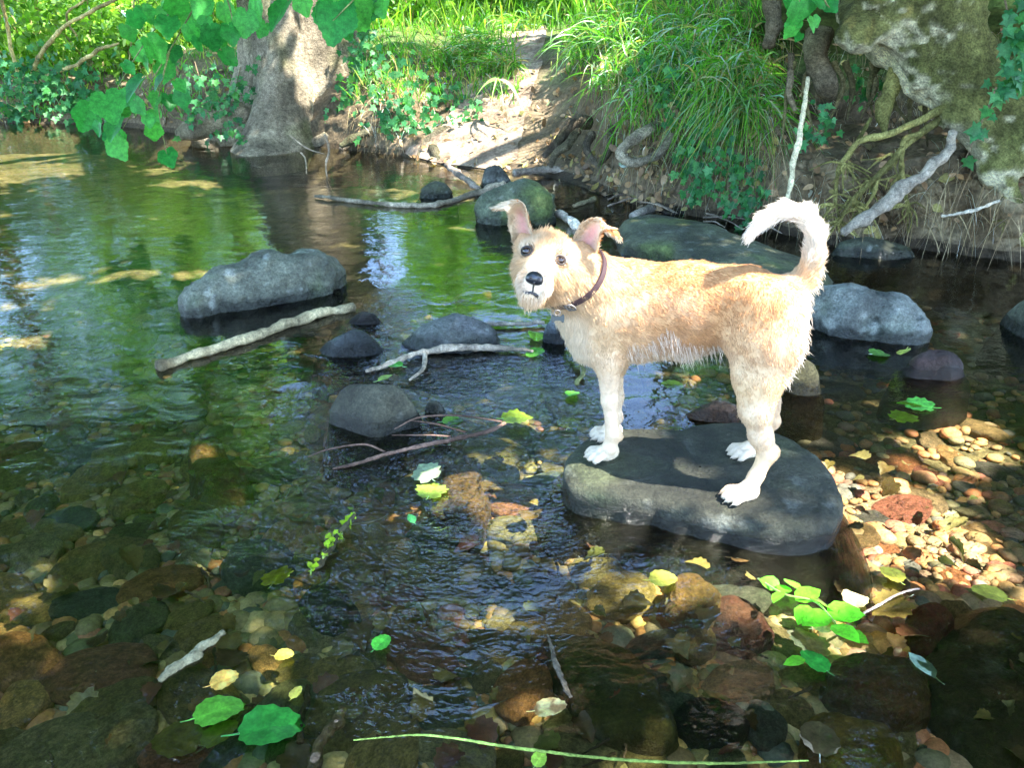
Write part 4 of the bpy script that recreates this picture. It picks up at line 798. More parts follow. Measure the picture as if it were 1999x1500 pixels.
stick([(715, 725), (770, 708), (830, 688), (900, 677, .02), (980, 680), (1040, 686)], [4, 7, 8, 8, 7, 5], 'crooked pale twig across the front of the blue-grey oval rock', (.33, .27, .2), 'twig', 'twig', 604, side=[([(830, 690), (826, 720), (800, 742)], [5, 4, 2])])
stick([(986, 826, .03), (940, 847, .02), (860, 862), (760, 887), (650, 916, .0)], [5, 6, 6, 5, 3], 'dark brown twig with wispy side shoots in front of the round boulder', (.14, .085, .06), 'twig', 'twig', 605, moss=0,
      side=[([(980, 824, .03), (900, 812, .04), (820, 815, .03), (770, 838, .02)], [2, 2, 2, 1]), ([(910, 845, .02), (850, 828, .03), (790, 820, .02)], [2, 2, 1]), ([(752, 883), (710, 868, .03), (640, 878, .02), (600, 893)], [2, 2, 1.5, 1]), ([(880, 853), (840, 850, .02), (765, 850, .02)], [2, 1.5, 1])])
stick([(1098, 628, .06), (1118, 672, .04), (1138, 722, .02), (1126, 752, .0)], [6, 7, 7, 5], 'greenish twig standing in the water below the dog\'s chest', (.24, .24, .10), 'twig', 'twig', 606, moss=.4)
stick([(692, 1005, .03), (655, 1055, .015), (630, 1090), (605, 1120, -.01)], [5, 8, 9, 7], 'dark twig draped with bright green weed in the lower riffle', (.06, .055, .03), 'twig', 'twig', 607, side=[([(670, 1025), (720, 1020, .02), (755, 1008)], [3, 3, 2])])
stick([(437, 1236), (400, 1262), (360, 1295), (312, 1330)], [8, 14, 14, 9], 'short mottled piece of driftwood in the lower left', (.30, .27, .15), 'driftwood', 'driftwood', 608, z=0, moss=.4)
stick([(668, 1385), (640, 1430), (600, 1515)], [12, 15, 14], 'thick brown stick cut by the bottom edge, right of the green leaf', (.14, .095, .055), seed=609, z=-.01)
stick([(602, 1340), (590, 1400), (585, 1450)], [8, 9, 8], 'short dark stick touching the tip of the green leaf', (.1, .07, .045), seed=610, z=-.01)
stick([(1068, 1240), (1090, 1310), (1115, 1362)], [4, 6, 5], 'thin dark stick along the left edge of the olive slab', (.09, .07, .05), seed=611, z=0)
stick([(1578, 150, 3.75), (1570, 215, 3.7), (1558, 285, 3.68), (1536, 388, 3.66)], [4, 7, 7, 5], 'pale blotched stick leaning upright against the right bank', (.42, .38, .24), seed=612)
stick([(1860, 258, 3.5), (1845, 305, 3.45), (1770, 365, 3.42), (1700, 415, 3.4), (1645, 455, 3.4)], [12, 15, 16, 14, 11], 'weathered grey dead branch propped from the roots down to the water', (.30, .26, .2), 'branch', 'branch', 613, n=80)
stick([(1235, 422), (1300, 398), (1360, 380, .05), (1425, 362, .08)], [8, 9, 8, 6], 'grey stick lying at the foot of the sedge bank', (.28, .25, .2), seed=614)
stick([(1003, 338, .04), (1080, 332, .04), (1140, 345, .02), (1215, 358, .01)], [10, 9, 7, 5], 'grey branch lying at the edge of the far bank right of the small round boulder', (.24, .2, .16), 'branch', 'branch', 615)
stick([(1120, 402), (1160, 388)], [5, 6], 'short pale stub of wood floating right of the dog\'s ears', (.36, .3, .17), seed=616, z=.01)
stick([(872, 322, .06), (900, 343, .03), (935, 367, .01)], [7, 8, 6], 'short sloping stick at the foot of the sunny path', (.25, .2, .16), seed=617)
stick([(1838, 422, 3.4), (1895, 412, 3.38), (1952, 392, 3.38)], [3, 4, 3], 'thin pale stick lying across the earth bank on the right', (.4, .36, .28), seed=618)
stick([(1072, 408, .02), (1110, 430, .02), (1130, 445, .01)], [10, 10, 8], 'whitish split stick in the water between the dog\'s ears', (.55, .48, .38), seed=619)
stick([(1665, 1210), (1715, 1182, .01), (1760, 1158, .015), (1795, 1150)], [3, 3, 3, 2], 'thin pinkish twig right of the green sprig', (.36, .26, .2), 'twig', 'twig', 620)
stick([(1640, 448, .02), (1740, 462, .02), (1860, 455, .05), (1990, 462, .04)], [3, 3, 2, 3], 'thin root-like twig along the foot of the right bank', (.25, .2, .15), 'twig', 'twig', 621)
gbl = stick([(690, 1446), (830, 1436, .01), (1000, 1460, .01), (1200, 1483), (1400, 1491, .01), (1578, 1486)], [2, 3, 4, 4, 4, 2], 'long bright green grass stalk floating along the bottom edge', (.30, .42, .08), 'grass_stalk', 'grass stalk', 622, n=60, moss=0, knots=0)
# ------------------------------------------------------------------ floating and stranded leaves
def leaf(px, py, size, ang, label, col, out=OUT_TOOTH, z=.008, bend=.1, tilt=.1, mat=None, name='leaf', fold=.12, two=None):
    p = PZ(px, py, z); m = mpp(p)*size; a = math.radians(ang); D = np.array([[math.cos(a), math.sin(a)*1.0, rng.normal(0, tilt)]]); Nn = np.array([[rng.normal(0, tilt), rng.normal(0, tilt), 1.]])
    k = 6; o2 = []
    base = p-D[0]*m*.5
    # finer sheet: outline in rings so that it can curl
    rings = []
    for f in (1, .8, .6, .4, .2): rings.append(np.array([0, .45])+(out-np.array([0, .45]))*f)
    q = np.vstack(rings+[np.array([[0, .45]])]); x, y = q[:, 0], q[:, 1]; D = nrm(D); Nn = nrm(Nn-(Nn*D).sum()*D); X = np.cross(D, Nn)
    zz = -bend*(y-.4)**2+fold*np.abs(x)+.03*vn(np.column_stack([x*6, y*6, x*0]), int(px)); V = base+(X*x[:, None]+D*y[:, None]+Nn*zz[:, None])*m
    n = len(out); F = [gridF(5, n, True)]; j = np.arange(n); F.append(np.stack([np.full(n, 5*n), 4*n+j, 4*n+(j+1) % n], -1))
    c = np.tile(np.array(col, float), (len(V), 1)); vein = np.exp(-(np.abs(x)/.02)**2)+.5*np.exp(-((np.abs(((np.abs(x)*.8-y)*9) % 1-.5))/.08)**2)*(np.abs(x) > .02); c = c*(1+.35*vein[:, None]); 
    if two is not None: c = lerp(c, two, sstep(.0, .4, vn(np.column_stack([x*5, y*5, x*0]), int(py))))
    Vt, Ft, Ft3 = tube([base, base-D[0]*m*.12, base-D[0]*m*.28+[0, 0, .002]], [m*.018, m*.014, m*.01], 5, 6, 0); F[1] = np.vstack([F[1], Ft3+len(V)]); F[0] = np.vstack([F[0], Ft+len(V)])
    V2_ = np.vstack([V, Vt]); c = np.vstack([c, np.tile(np.array(col)*1.2, (len(Vt), 1))])
    return tag(obj(name, V2_, F, mat or M_LEAF, None, cols=np.clip(c, 0, .95)), label, 'leaf')
YL = (.72, .60, .08); GR = (.06, .30, .02); YG2 = (.30, .42, .04)
leaf(530, 1420, 118, 20, 'large glossy dark green leaf floating at the bottom left', (.03, .22, .03), bend=.3, fold=.25)
leaf(428, 1386, 92, 30, 'mid green leaf just left of the large glossy one', (.10, .34, .03), bend=.3)
leaf(430, 1432, 75, 60, 'dull olive submerged leaf behind the two green leaves', (.14, .18, .03), z=-.01)
leaf(345, 1445, 105, 160, 'big olive-brown leaf flat under the water at the bottom left', (.13, .12, .03), z=-.02)
leaf(1741, 1121, 52, 100, 'bright yellow round leaf floating below the sunlit water', YL)
leaf(1931, 1158, 60, 150, 'yellow-green oval leaf near the right edge', (.36, .34, .05))
leaf(1295, 1130, 54, 10, 'yellow-green leaf stuck to the streaked stone', (.38, .38, .06), z=.01)
leaf(1075, 1382, 62, 5, 'pale cream leaf with a brown patch left of the olive slab', (.72, .60, .25), two=(.35, .2, .08))
leaf(555, 1279, 36, 0, 'small bright yellow leaf right of the driftwood', (.80, .62, .10))
leaf(438, 1327, 52, 30, 'orange and yellow leaf above the two green leaves', (.72, .42, .08), two=(.75, .6, .15))
leaf(578, 1352, 30, 70, 'tiny yellow leaf at the tip of the glossy green leaf', (.72, .6, .10))
leaf(745, 1254, 42, 60, 'small bright green leaf upright in the lower riffle', (.10, .5, .05), tilt=.3)
leaf(1012, 816, 56, 5, 'lime green leaf at the end of the dark brown twig', YG2, out=OUT_BIG, z=.02)
leaf(884, 822, 40, 20, 'small green leaf under the wispy twigs', (.12, .3, .04), z=.0)
leaf(752, 737, 36, 45, 'pale green leaf resting on the round boulder', (.32, .45, .1), z=.085, out=OUT_OVAL)
leaf(770, 712, 46, 140, 'narrow green leaf behind the round boulder', (.1, .42, .06), out=OUT_OVAL, z=.01)
leaf(1110, 825, 55, 80, 'drowned yellow-green leaf left of the dog\'s front paw', (.2, .26, .05), z=-.015)
leaf(1045, 688, 36, 10, 'small green leaf at the end of the crooked twig', (.12, .36, .05), z=.008)
leaf(1047, 650, 40, 90, 'curled green leaf beside the dog\'s chest', (.2, .42, .05), z=.02, bend=.8)
leaf(1118, 768, 34, 60, 'bright green leaf fragment under the greenish twig', (.12, .42, .04), z=.01)
leaf(1312, 752, 42, 150, 'green leaf in dark water under the dog\'s belly', (.2, .3, .04), z=.0)
leaf(830, 920, 58, 120, 'torn pale green leaf wrapped over the knobbly brown stone', (.26, .34, .2), z=.012, out=OUT_BIG)
leaf(845, 955, 62, 80, 'lime green leaf below the torn pale one', (.3, .42, .06), z=.0, out=OUT_BIG)
leaf(803, 1012, 30, 120, 'tiny bright green leaf right of the weedy twig', (.15, .6, .15), z=.01, out=OUT_OVAL)
leaf(545, 1122, 62, 80, 'yellow weed-covered leaf left of the dark stone', (.34, .36, .03), z=-.01, out=OUT_BIG)
leaf(1762, 688, 46, 75, 'pale lime leaf standing on the twigs of the reddish block', (.55, .62, .15), z=.045, tilt=.7, out=OUT_OVAL)
leaf(1785, 790, 60, 150, 'bright green leaf tumbling in the riffle on the right', (.12, .55, .1), z=.0, out=OUT_BIG)
leaf(1770, 815, 55, 20, 'green leaf under the tumbling one', (.15, .42, .05), z=-.01, out=OUT_BIG)
leaf(1718, 690, 46, 30, 'dull green leaf left of the pale lime leaf', (.12, .3, .05), z=.005)
leaf(1053, 1482, 36, 60, 'small lime green leaf below the floating grass stalk', (.3, .5, .06))
leaf(1600, 1440, 92, 70, 'grey-brown leaf beside the ochre stone', (.17, .13, .08), z=-.005, mat=M_LITTER)
leaf(1800, 1298, 70, 110, 'pale blue-green leaf on the reddish slab', (.2, .3, .22), z=.0, out=OUT_OVAL)
leaf(1610, 1222, 52, 20, 'cream leaf in the middle of the green sprig', (.5, .42, .18), z=.0)
leaf(1575, 1250, 78, 100, 'large ragged cream leaf under the green sprig', (.45, .38, .16), z=-.006, out=OUT_BIG)
leaf(1590, 1290, 60, 120, 'dark green leaf below the ragged cream leaf', (.03, .26, .03), z=.01)
leaf(1670, 1165, 60, 60, 'cream curled leaf above the pinkish twig', (.66, .52, .26), z=.012, bend=.6)
leaf(1735, 1185, 75, 200, 'tan blotched leaf under the pinkish twig', (.36, .26, .1), z=-.01, out=OUT_BIG)
leaf(1450, 1068+20, 44, 0, 'brown leaf in the shadow below the dog\'s rock', (.14, .08, .04), z=-.02, mat=M_LITTER)
# green sprig
sp = empty('leafy_sprig', PZ(1560, 1180)); tag(sp, 'bright green leafy sprig caught in the water at the lower right', 'sprig')
ac = Acc(); acc_tube(ac, [PZ(1480, 1130, .01), PZ(1530, 1160, .02), PZ(1590, 1175, .02), PZ(1625, 1210, .015), PZ(1650, 1245, .01)], [.0018], (.3, .4, .1), sides=6, n=30); ac.obj('stem', M_LEAF, sp)
L_ = [(1508, 1140, 42, 160), (1530, 1150, 40, 60), (1548, 1140, 44, 100), (1520, 1162, 36, 220), (1572, 1162, 58, 20), (1600, 1175, 52, -30), (1600, 1205, 66, 200), (1640, 1195, 70, 10), (1655, 1200, 50, -20), (1645, 1230, 66, -60), (1665, 1240, 52, -50), (1570, 1195, 50, 230), (1555, 1290, 44, 180)]
C = np.array([PZ(a, b, .015+.01*rng.random()) for a, b, _, _ in L_]); D = np.array([[math.cos(math.radians(q[3])), math.sin(math.radians(q[3])), rng.normal(.1, .2)] for q in L_]); S = np.array([q[2]*mpp(c) for q, c in zip(L_, C)])
V, F, k = leaves(C-nrm(D)*S[:, None]*.4, D, np.tile([0, 0, 1.], (len(L_), 1))+rng.normal(0, .25, (len(L_), 3)), S, OUT_OVAL*np.array([1.3, 1]), .2)
obj('foliage', V, F, M_LEAF, sp, cols=np.repeat(np.array([(.16, .6, .03)])*rng.uniform(.7, 1.2, (len(L_), 1)), k, 0))
# weed draped over the mossy twig
wd = []
C = np.array([PZ(692-88*t_, 1005+112*t_+rng.normal(0, 6), .02) for t_ in rng.random(60)]); V, F, k = leaves(C, rdir(60), rdir(60, 1), rng.uniform(.006, .016, 60), OUT_BIG, .3)
tag(obj('weed', V, F, M_LEAF, None, cols=np.repeat(np.array([(.32, .48, .03)])*rng.uniform(.5, 1.2, (60, 1)), k, 0)), 'bright green weed draped along the dark twig in the riffle', 'water weed')
# ------------------------------------------------------------------ sun flecks: where light may reach, (x, y) on the ground
LIT = [(patch(1190+180, 600, 250, 200, .0), 1)]
LITW = []
def lw(px, py, rx, ry, z, s=1): LITW.append((patch(px, py, rx, ry, z), z, s))
lw(890, 285, 75, 32, .15); lw(1010, 225, 60, 40, .35); lw(1100, 190, 70, 30, .5); lw(950, 270, 60, 30, .2)
lw(1680, 900, 100, 32, -.05); lw(1860, 990, 150, 70, -.05); lw(1960, 1040, 80, 40, -.05); lw(1930, 820, 90, 28, -.05)
lw(190, 528, 230, 5, -.2); lw(60, 575, 70, 3, -.2); lw(40, 270, 140, 26, -.1); lw(60, 325, 90, 14, -.2); lw(520, 314, 50, 8, -.2); lw(700, 335, 100, 14, -.2); lw(380, 345, 60, 7, -.2); lw(640, 405, 30, 5, -.2); lw(30, 650, 40, 4, -.2)
lw(1100, 405, 40, 14, 0); lw(420, 220, 60, 20, .15); lw(100, 215, 100, 20, .1); lw(1150, 1000, 60, 18, -.05); lw(1360, 1165, 60, 28, -.05); lw(1400, 1190, 60, 20, -.05); lw(1650, 1150, 70, 40, 0)
DOGC = [(.11, 1.59, .55, .065, .06), (.22, 1.60, .52, .12, .10), (.42, 1.50, .52, .17, .12), (.56, 1.50, .62, .12, .14), (.52, 1.46, .36, .10, .10), (.20, 1.58, .22, .07, .07), (.075, 1.535, .56, .075, .06)]
def lit(P):
    """is this leaf in the way of a patch of sunlight?"""
    r = np.zeros(len(P))
    for (cx, cyy, rx, ry), z, s in LITW:
        t = (P[:, 2]-z)/SUN[2]; x = P[:, 0]-SUN[0]*t; y = P[:, 1]-SUN[1]*t; nz = .35*fbm(np.column_stack([x*4, y*4, x*0]), 91, 3); r = np.maximum(r, s*inpatch(x, y, (cx, cyy, rx+.09, ry+.11), .15, nz))
    for cx, cyy, z, rx, ry in DOGC:
        t = (P[:, 2]-z)/SUN[2]; x = P[:, 0]-SUN[0]*t; y = P[:, 1]-SUN[1]*t; nz = .45*fbm(np.column_stack([x*9, y*9, x*0]), 92, 3); r = np.maximum(r, inpatch(x, y, (cx, cyy, rx+.085, ry+.085), .12, nz))
    return r > .5
def skygap(P):
    """openings in the leaves that the stream mirrors"""
    x, y = proj(P*np.array([1, 1, -1.])); g = np.zeros(len(P), bool)
    for cx, cyy, rx, ry in ((730, 540, 62, 160), (760, 700, 95, 100), (570, 850, 28, 110), (430, 440, 30, 22), (880, 800, 170, 90), (780, 980, 200, 90), (50, 1140, 60, 22), (300, 400, 60, 9), (1150, 820, 60, 60)):
        g |= ((x-cx)/rx)**2+((y-cyy)/ry)**2+.45*vn(P*np.array([3, 3, 3]), 95) < 1
    u = sstep(470, 620, x)*sstep(1450, 1200, x)*sstep(600, 700, y)*sstep(1300, 1050, y)
    g |= (.55*vn(P*1.6, 96)+.3*vn(P*5, 97)) < (u*1.6-.62)
    u2 = (P[:, 1] > 9.5)*sstep(-200, 0, x)*sstep(700, 560, x)*sstep(250, 330, y)*sstep(1300, 900, y)
    g |= (.6*vn(P*np.array([3.2, 2, .7]), 98)+.35*vn(P*8, 99)) < (u2*.68-.62)
    return g & (P[:, 1] > 0)
G1 = np.array([(.05, .15, .015), (.08, .20, .02), (.11, .24, .03), (.06, .17, .03)])
def crown(name, par, C, size, pal=G1, out=OUT_DIA, zb=1.2, mat=None, filt=True, gap=True):
    if filt:
        C = C[~lit(C)]
    if gap: C = C[~skygap(C)]
    n = len(C); V, F, k = leaves(C, rdir(n, -.2), rdir(n, zb), rng.uniform(.7, 1.3, n)*size, out, .15); return obj(name, V, F, mat or M_LEAF, par, cols=np.repeat(pal[rng.integers(0, len(pal), n)]*rng.uniform(.7, 1.25, (n, 1)), k, 0))
def clumpy(n, lo_, hi_, s, seed, thr=-.15):
    P = rng.uniform(lo_, hi_, (int(n*2.2), 3)); P = P[fbm(P*s, seed, 3) > thr]; return P[:n]
crown('crown', ltree, clumpy(41000, (-8.5, .5, 3.2), (1.6, 9, 6.5), .9, 700, -.5), .17)  # out-of-view canopy placed to shade the stream, holes cut for sun and mirrored sky
crown('crown', rtree, clumpy(52000, (.0, -.9, 2.9), (8, 7, 6.2), .9, 710, -.5), .15)  # unseen leaves overhead, laid for shade and opened where sun should land
for i in range(10):
    a = np.array([LT[0], LT[1], rng.uniform(3, 6)]); e = a+np.array([rng.uniform(-4, 3.5), rng.uniform(-6, 1), rng.uniform(-.3, 1)]); ac = Acc(); acc_tube(ac, [a, (a+e)/2+[0, 0, .3], e], [.09, .05, .015], BARKC, sides=7, n=20); ac.obj('limb', M_BARK, ltree)
for i in range(10):
    a = PY(1770, -180, 3.93)+[.2, .2, rng.uniform(1.8, 4)]; e = a+np.array([rng.uniform(-1.5, 5), rng.uniform(-5, 3), rng.uniform(-.3, 1)]); ac = Acc(); acc_tube(ac, [a, (a+e)/2+[0, 0, .3], e], [.09, .05, .015], BARKC, sides=7, n=20); ac.obj('limb', M_BARK, rtree)
# ------------------------------------------------------------------ woods behind
BT = [(-9, 12, .16), (-7.2, 11, .11), (-5.6, 13.5, .2), (-4.0, 11.5, .09), (-3.0, 14, .15), (-1.2, 15, .12), (.8, 14, .14), (2.6, 12, .2), (-11, 10, .2), (4.8, 10, .22), (-6.5, 16, .2), (-2.2, 12.3, .07), (6.5, 7.5, .2), (1.8, 16, .2), (-13, 14, .25)]
for i, (x, y, r) in enumerate(BT):
    z = float(bank(np.array([x]), np.array([9.6 if y < 14 else 9.9]))[0, 2])-.2; t = empty('woodland_tree', (x, y, z)); lean = rng.uniform(-.5, .5)
    tag(t, 'slender woodland tree standing among the bright green leaves beyond the far bank', 'tree', 'trees beyond the far bank')
    ac = Acc(); acc_tube(ac, [(x, y, z), (x+lean*.3, y, 3), (x+lean, y, 6), (x+lean*1.4, y, 9)], [r*1.2, r, r*.8, r*.4], (.16, .12, .08), sides=12, n=40, rough=.1, seed=i); ac.obj('trunk', M_BARK, t)
    C = clumpy(3400, (x-2.3, y-1.8, 1.4 if i % 2 else 2.2), (x+2.3, y+1.8, 9), .8, 720+i, -.05); crown('crown', t, C, .26, np.array([(.18, .38, .04), (.26, .50, .05), (.34, .54, .08), (.10, .28, .03)]), filt=False)
# undergrowth on the far left bank: individual bushes
BP = np.array([(.13, .28, .02), (.20, .36, .04), (.08, .2, .02), (.26, .40, .06)])
BU = [(-5.6, 9.3, .9, .9), (-4.6, 9.6, .8, 1.0), (-3.9, 9.1, .6, .8), (-6.6, 9.4, .9, 1.0), (-3.2, 9.8, .8, 1.1), (-7.6, 10, 1, 1.3), (-2.2, 10.3, .8, .9), (-1.3, 10.6, .7, .9), (-4.2, 10.8, 1.2, 1.5), (-6, 11, 1.2, 1.6), (1.7, 9.2, .8, 1.0), (2.6, 8, .9, 1.1), (.9, 10.2, .7, .8), (-.4, 12, 1, 1.0), (3.4, 6.6, .8, .9), (3.3, 4.6, .7, .9), (4.4, 4.2, .8, 1.0)]
BL = ['fresh green bush on the low bank at the far left', 'yellow-green bush behind the arching branches', 'bush left of the big tree above the low bank', 'bush at the left edge of the picture above the bank', 'tall bush just left of the big tree trunk', 'tall bush cut by the left edge', 'bush right of the big tree trunk', 'low bush at the left of the bright grass on top of the bank', 'big bush deep in the woods at the upper left', 'large bush behind the left edge bush', 'bush on top of the bank above the sedge', 'bush on the bank near the leaning tree', 'bush right of the top of the path', 'bush beyond the top of the path', 'bush behind the leaning tree', 'bush on the bank right of the leaning tree', 'bush farther right of the leaning tree']
for i, (x, y, r, h) in enumerate(BU):
    z = (1.1 if x > 3 and y < 5 else .45)+max(0, y-8)*.06; t = empty('bush', (x, y, z)); tag(t, BL[i], 'bush', 'bushes on the banks'); n = int(2600*r)
    P = rng.normal(size=(n, 3)); P = nrm(P)*(rng.random((n, 1))**.4)*np.array([r, r*.7, h*.75])+[x, y, z+h*.35]; P = P[(P[:, 2] > z-.1) & (fbm(P*2.5, 740+i, 3) > -.25)]
    crown('foliage', t, P, .085, BP, OUT_OVAL, .8, filt=False, gap=False)
    ac = Acc()
    for k in range(6): e = np.array([x+rng.normal(0, r*.5), y+rng.normal(0, r*.4), z+h*rng.uniform(.5, 1)]); acc_tube(ac, [(x+rng.normal(0, .1), y, z-.3), ((x+e[0])/2, (y+e[1])/2, z+h*.4), e], [.015, .01, .004], (.3, .26, .12), sides=5, n=12)
    ac.obj('stem', M_WOOD, t)
AB = [([(62, 150, 8.4), (85, 95, 8.2), (140, 40, 8.0), (215, 5, 7.8), (260, -20, 7.7)], [6, 6, 5, 4, 3], 'yellowish branch arching steeply up from the left bank'), ([(90, 148, 8.3), (150, 125, 8.1), (190, 98, 8.0), (232, 84, 7.9)], [4, 5, 5, 3], 'yellowish branch slanting low over the left bank'),
      ([(38, 155, 8.4), (24, 110, 8.3), (14, 50, 8.2), (2, -10, 8.1)], [5, 5, 5, 4], 'brown upright branch near the left edge'), ([(250, 145, 5.0), (256, 80, 5.0), (262, 0, 5.0), (264, -60, 5.0)], [1.5, 1.8, 2, 2], 'thin pale vine hanging straight down among the big leaves'), ([(150, 70, 8.6), (130, 30, 8.5), (178, -10, 8.4)], [3, 3, 3], 'thin twig crossing the arching branch')]
for i, (p, r, lab) in enumerate(AB): stick(p, r, lab, (.42, .34, .14), 'branch', 'branch', 640+i, moss=0, knots=0)
# ------------------------------------------------------------------ overhanging broad leaves, upper left and top
BG = np.array([(.03, .22, .04), (.05, .27, .05), (.07, .31, .05), (.025, .18, .04)])
def bigbranch(stems, lv, label, Y, seed, jit=.25):
    e = empty('overhanging_branch', PY(*stems[0][0])); tag(e, label, 'branch'); ac = Acc()
    for s in stems: acc_tube(ac, [PY(*p) for p in s], [.006, .004, .0015], (.22, .24, .09), sides=6, n=24)
    ac.obj('stem', M_WOOD, e); n = len(lv); C = np.array([PY(a, b, Y+rng.uniform(-jit, jit)) for a, b, s in lv]); S = np.array([s*mpp(c) for (a, b, s), c in zip(lv, C)])
    D = np.column_stack([rng.normal(0, .5, n), rng.normal(-.3, .3, n), rng.uniform(-1, -.4, n)]); Nn = np.column_stack([rng.normal(0, .35, n), -np.ones(n)*.7, np.ones(n)*.75])
    V, F, k = leaves(C-nrm(D)*S[:, None]*.45, D, Nn, S, OUT_ROUND, .25, .2); obj('foliage', V, F, M_LEAF, e, cols=np.repeat(BG[rng.integers(0, 4, n)]*rng.uniform(.85, 1.15, (n, 1)), k, 0))
L1 = [(284, 22, 34), (345, 10, 46), (327, 45, 44), (302, 90, 46), (372, 40, 40), (250, 60, 30), (262, 165, 50), (322, 135, 38), (210, 200, 60), (170, 225, 48), (245, 190, 36), (285, 125, 28), (303, 190, 28), (330, 195, 30), (300, 225, 34), (222, 245, 44), (300, 255, 32), (228, 285, 42), (225, 265, 36), (327, 304, 36), (290, 232, 24), (355, 190, 32), (400, 45, 30), (440, 20, 38), (480, 40, 44), (415, 70, 44), (450, 62, 36), (385, 85, 26), (445, 108, 34), (545, 18, 60), (512, 55, 28), (350, 165, 24), (395, 10, 40), (318, 20, 34), (265, 35, 34), (240, 215, 30), (268, 205, 30), (212, 265, 24), (250, 130, 24), (376, 62, 36), (430, 75, 30), (500, 10, 40), (590, 5, 36), (275, 100, 36), (340, 100, 30), (190, 250, 26), (308, 160, 30)]
L1 = [(a, b, s*1.12) for a, b, s in L1]
bigbranch([[(420, -60, 4.6), (330, 100, 4.5), (240, 250, 4.4)], [(330, 100, 4.5), (310, 200, 4.5), (325, 300, 4.5)], [(420, -60, 4.6), (450, 20, 4.6), (460, 110, 4.6)], [(420, -60, 4.6), (300, 60, 4.5), (200, 220, 4.4)]], L1, 'drooping branch with large toothed green leaves hanging over the pool at the upper left', 4.5, 650)
L2 = [(655, 30, 66), (690, 20, 60), (640, 5, 50), (715, 8, 50), (672, 50, 34), (740, 4, 36), (620, 22, 30)]
bigbranch([[(760, -60, 3.9), (700, -10, 3.85), (650, 40, 3.8)], [(760, -60, 3.9), (720, 0, 3.9), (700, 30, 3.9)]], [(a, b, s*1.3) for a, b, s in L2], 'cluster of large green leaves hanging into the top edge in front of the big trunk', 3.85, 651, .1)
L3 = [(1558, 20, 26), (1575, 8, 24), (1550, 45, 22), (1545, 60, 18), (1585, 45, 18), (1560, 70, 12), (1620, 8, 20), (1600, 2, 20), (1540, 5, 18), (1592, 40, 14)]
bigbranch([[(1590, -60, 3.5), (1560, 0, 3.5), (1550, 70, 3.5)], [(1590, -60, 3.5), (1610, 0, 3.5), (1620, 15, 3.5)]], [(a, b, s*1.6) for a, b, s in L3], 'small bright sprig of leaves hanging from the top edge left of the leaning tree', 3.5, 652, .05)
# ------------------------------------------------------------------ grass, sedge, ivy, litter on the bank
def bank_at(px, py):
    """point of the bank seen at a photo pixel (search along the profile)"""
    k = getattr(bank_at, 'k', None)
    if k is None:
        sub_ = PB[::2, ::2].reshape(-1, 3); x, y = proj(sub_); VVs = VV[::2, ::2].ravel(); m = (VVs > 1.9) & (x > -100) & (x < 2100) & (y > -120) & (y < 560); d = sub_[:, 1]
        bank_at.k = k = (sub_[m], x[m], y[m], d[m])
        H_, W_ = 60, 180; idx = -np.ones((H_, W_), int); best = np.full((H_, W_), 1e9)
        ix = np.clip(((x[m]+100)/2200*W_).astype(int), 0, W_-1); iy = np.clip(((y[m]+120)/680*H_).astype(int), 0, H_-1)
        o = np.argsort(-d[m]); idx[iy[o], ix[o]] = o; bank_at.g = idx
    ix = int(np.clip((px+100)/2200*180, 0, 179)); iy = int(np.clip((py+120)/680*60, 0, 59)); q = bank_at.g[iy, ix]
    return None if q < 0 else k[0][q]
def scat(n, x0, x1, y0, y1):
    R_ = []
    t = 0
    while len(R_) < n and t < n*6:
        t += 1; p = bank_at(rng.uniform(x0, x1), rng.uniform(y0, y1))
        if p is not None: R_.append(p+np.array([rng.normal(0, .03), rng.normal(0, .02), 0]))
    return np.array(R_)
GP = np.array([(.08, .26, .02), (.12, .34, .03), (.06, .20, .03), (.18, .38, .05), (.08, .26, .02), (.12, .34, .03), (.28, .30, .08), (.30, .24, .10)])
def tuftcols(n, k, pal=GP): return np.repeat(pal[rng.integers(0, len(pal), n)]*rng.uniform(.7, 1.2, (n, 1)), k, 0)
def sedge(px, py, n, L, spread, label, hang=.9, w_=.010, pal=GP, lift=.6):
    p = bank_at(px, py)
    if p is None: p = PY(px, py, 5)
    e = p; B = p+rng.normal(0, spread, (n, 3))*np.array([1, .5, .6]); D = np.column_stack([rng.normal(0, .5, n), rng.uniform(-1, -.1, n), rng.uniform(.3, 1.2, n)*lift])
    V, F, k = blades(B, D, rng.uniform(.6, 1.2, n)*L, rng.uniform(.6, 1.2, n)*w_, rng.uniform(.5, 1.3, n)*hang); return tag(obj('sedge_tuft', V, F, M_GRASS, None, cols=tuftcols(n, k, pal)), label, 'sedge', 'sedge tufts on the bank')
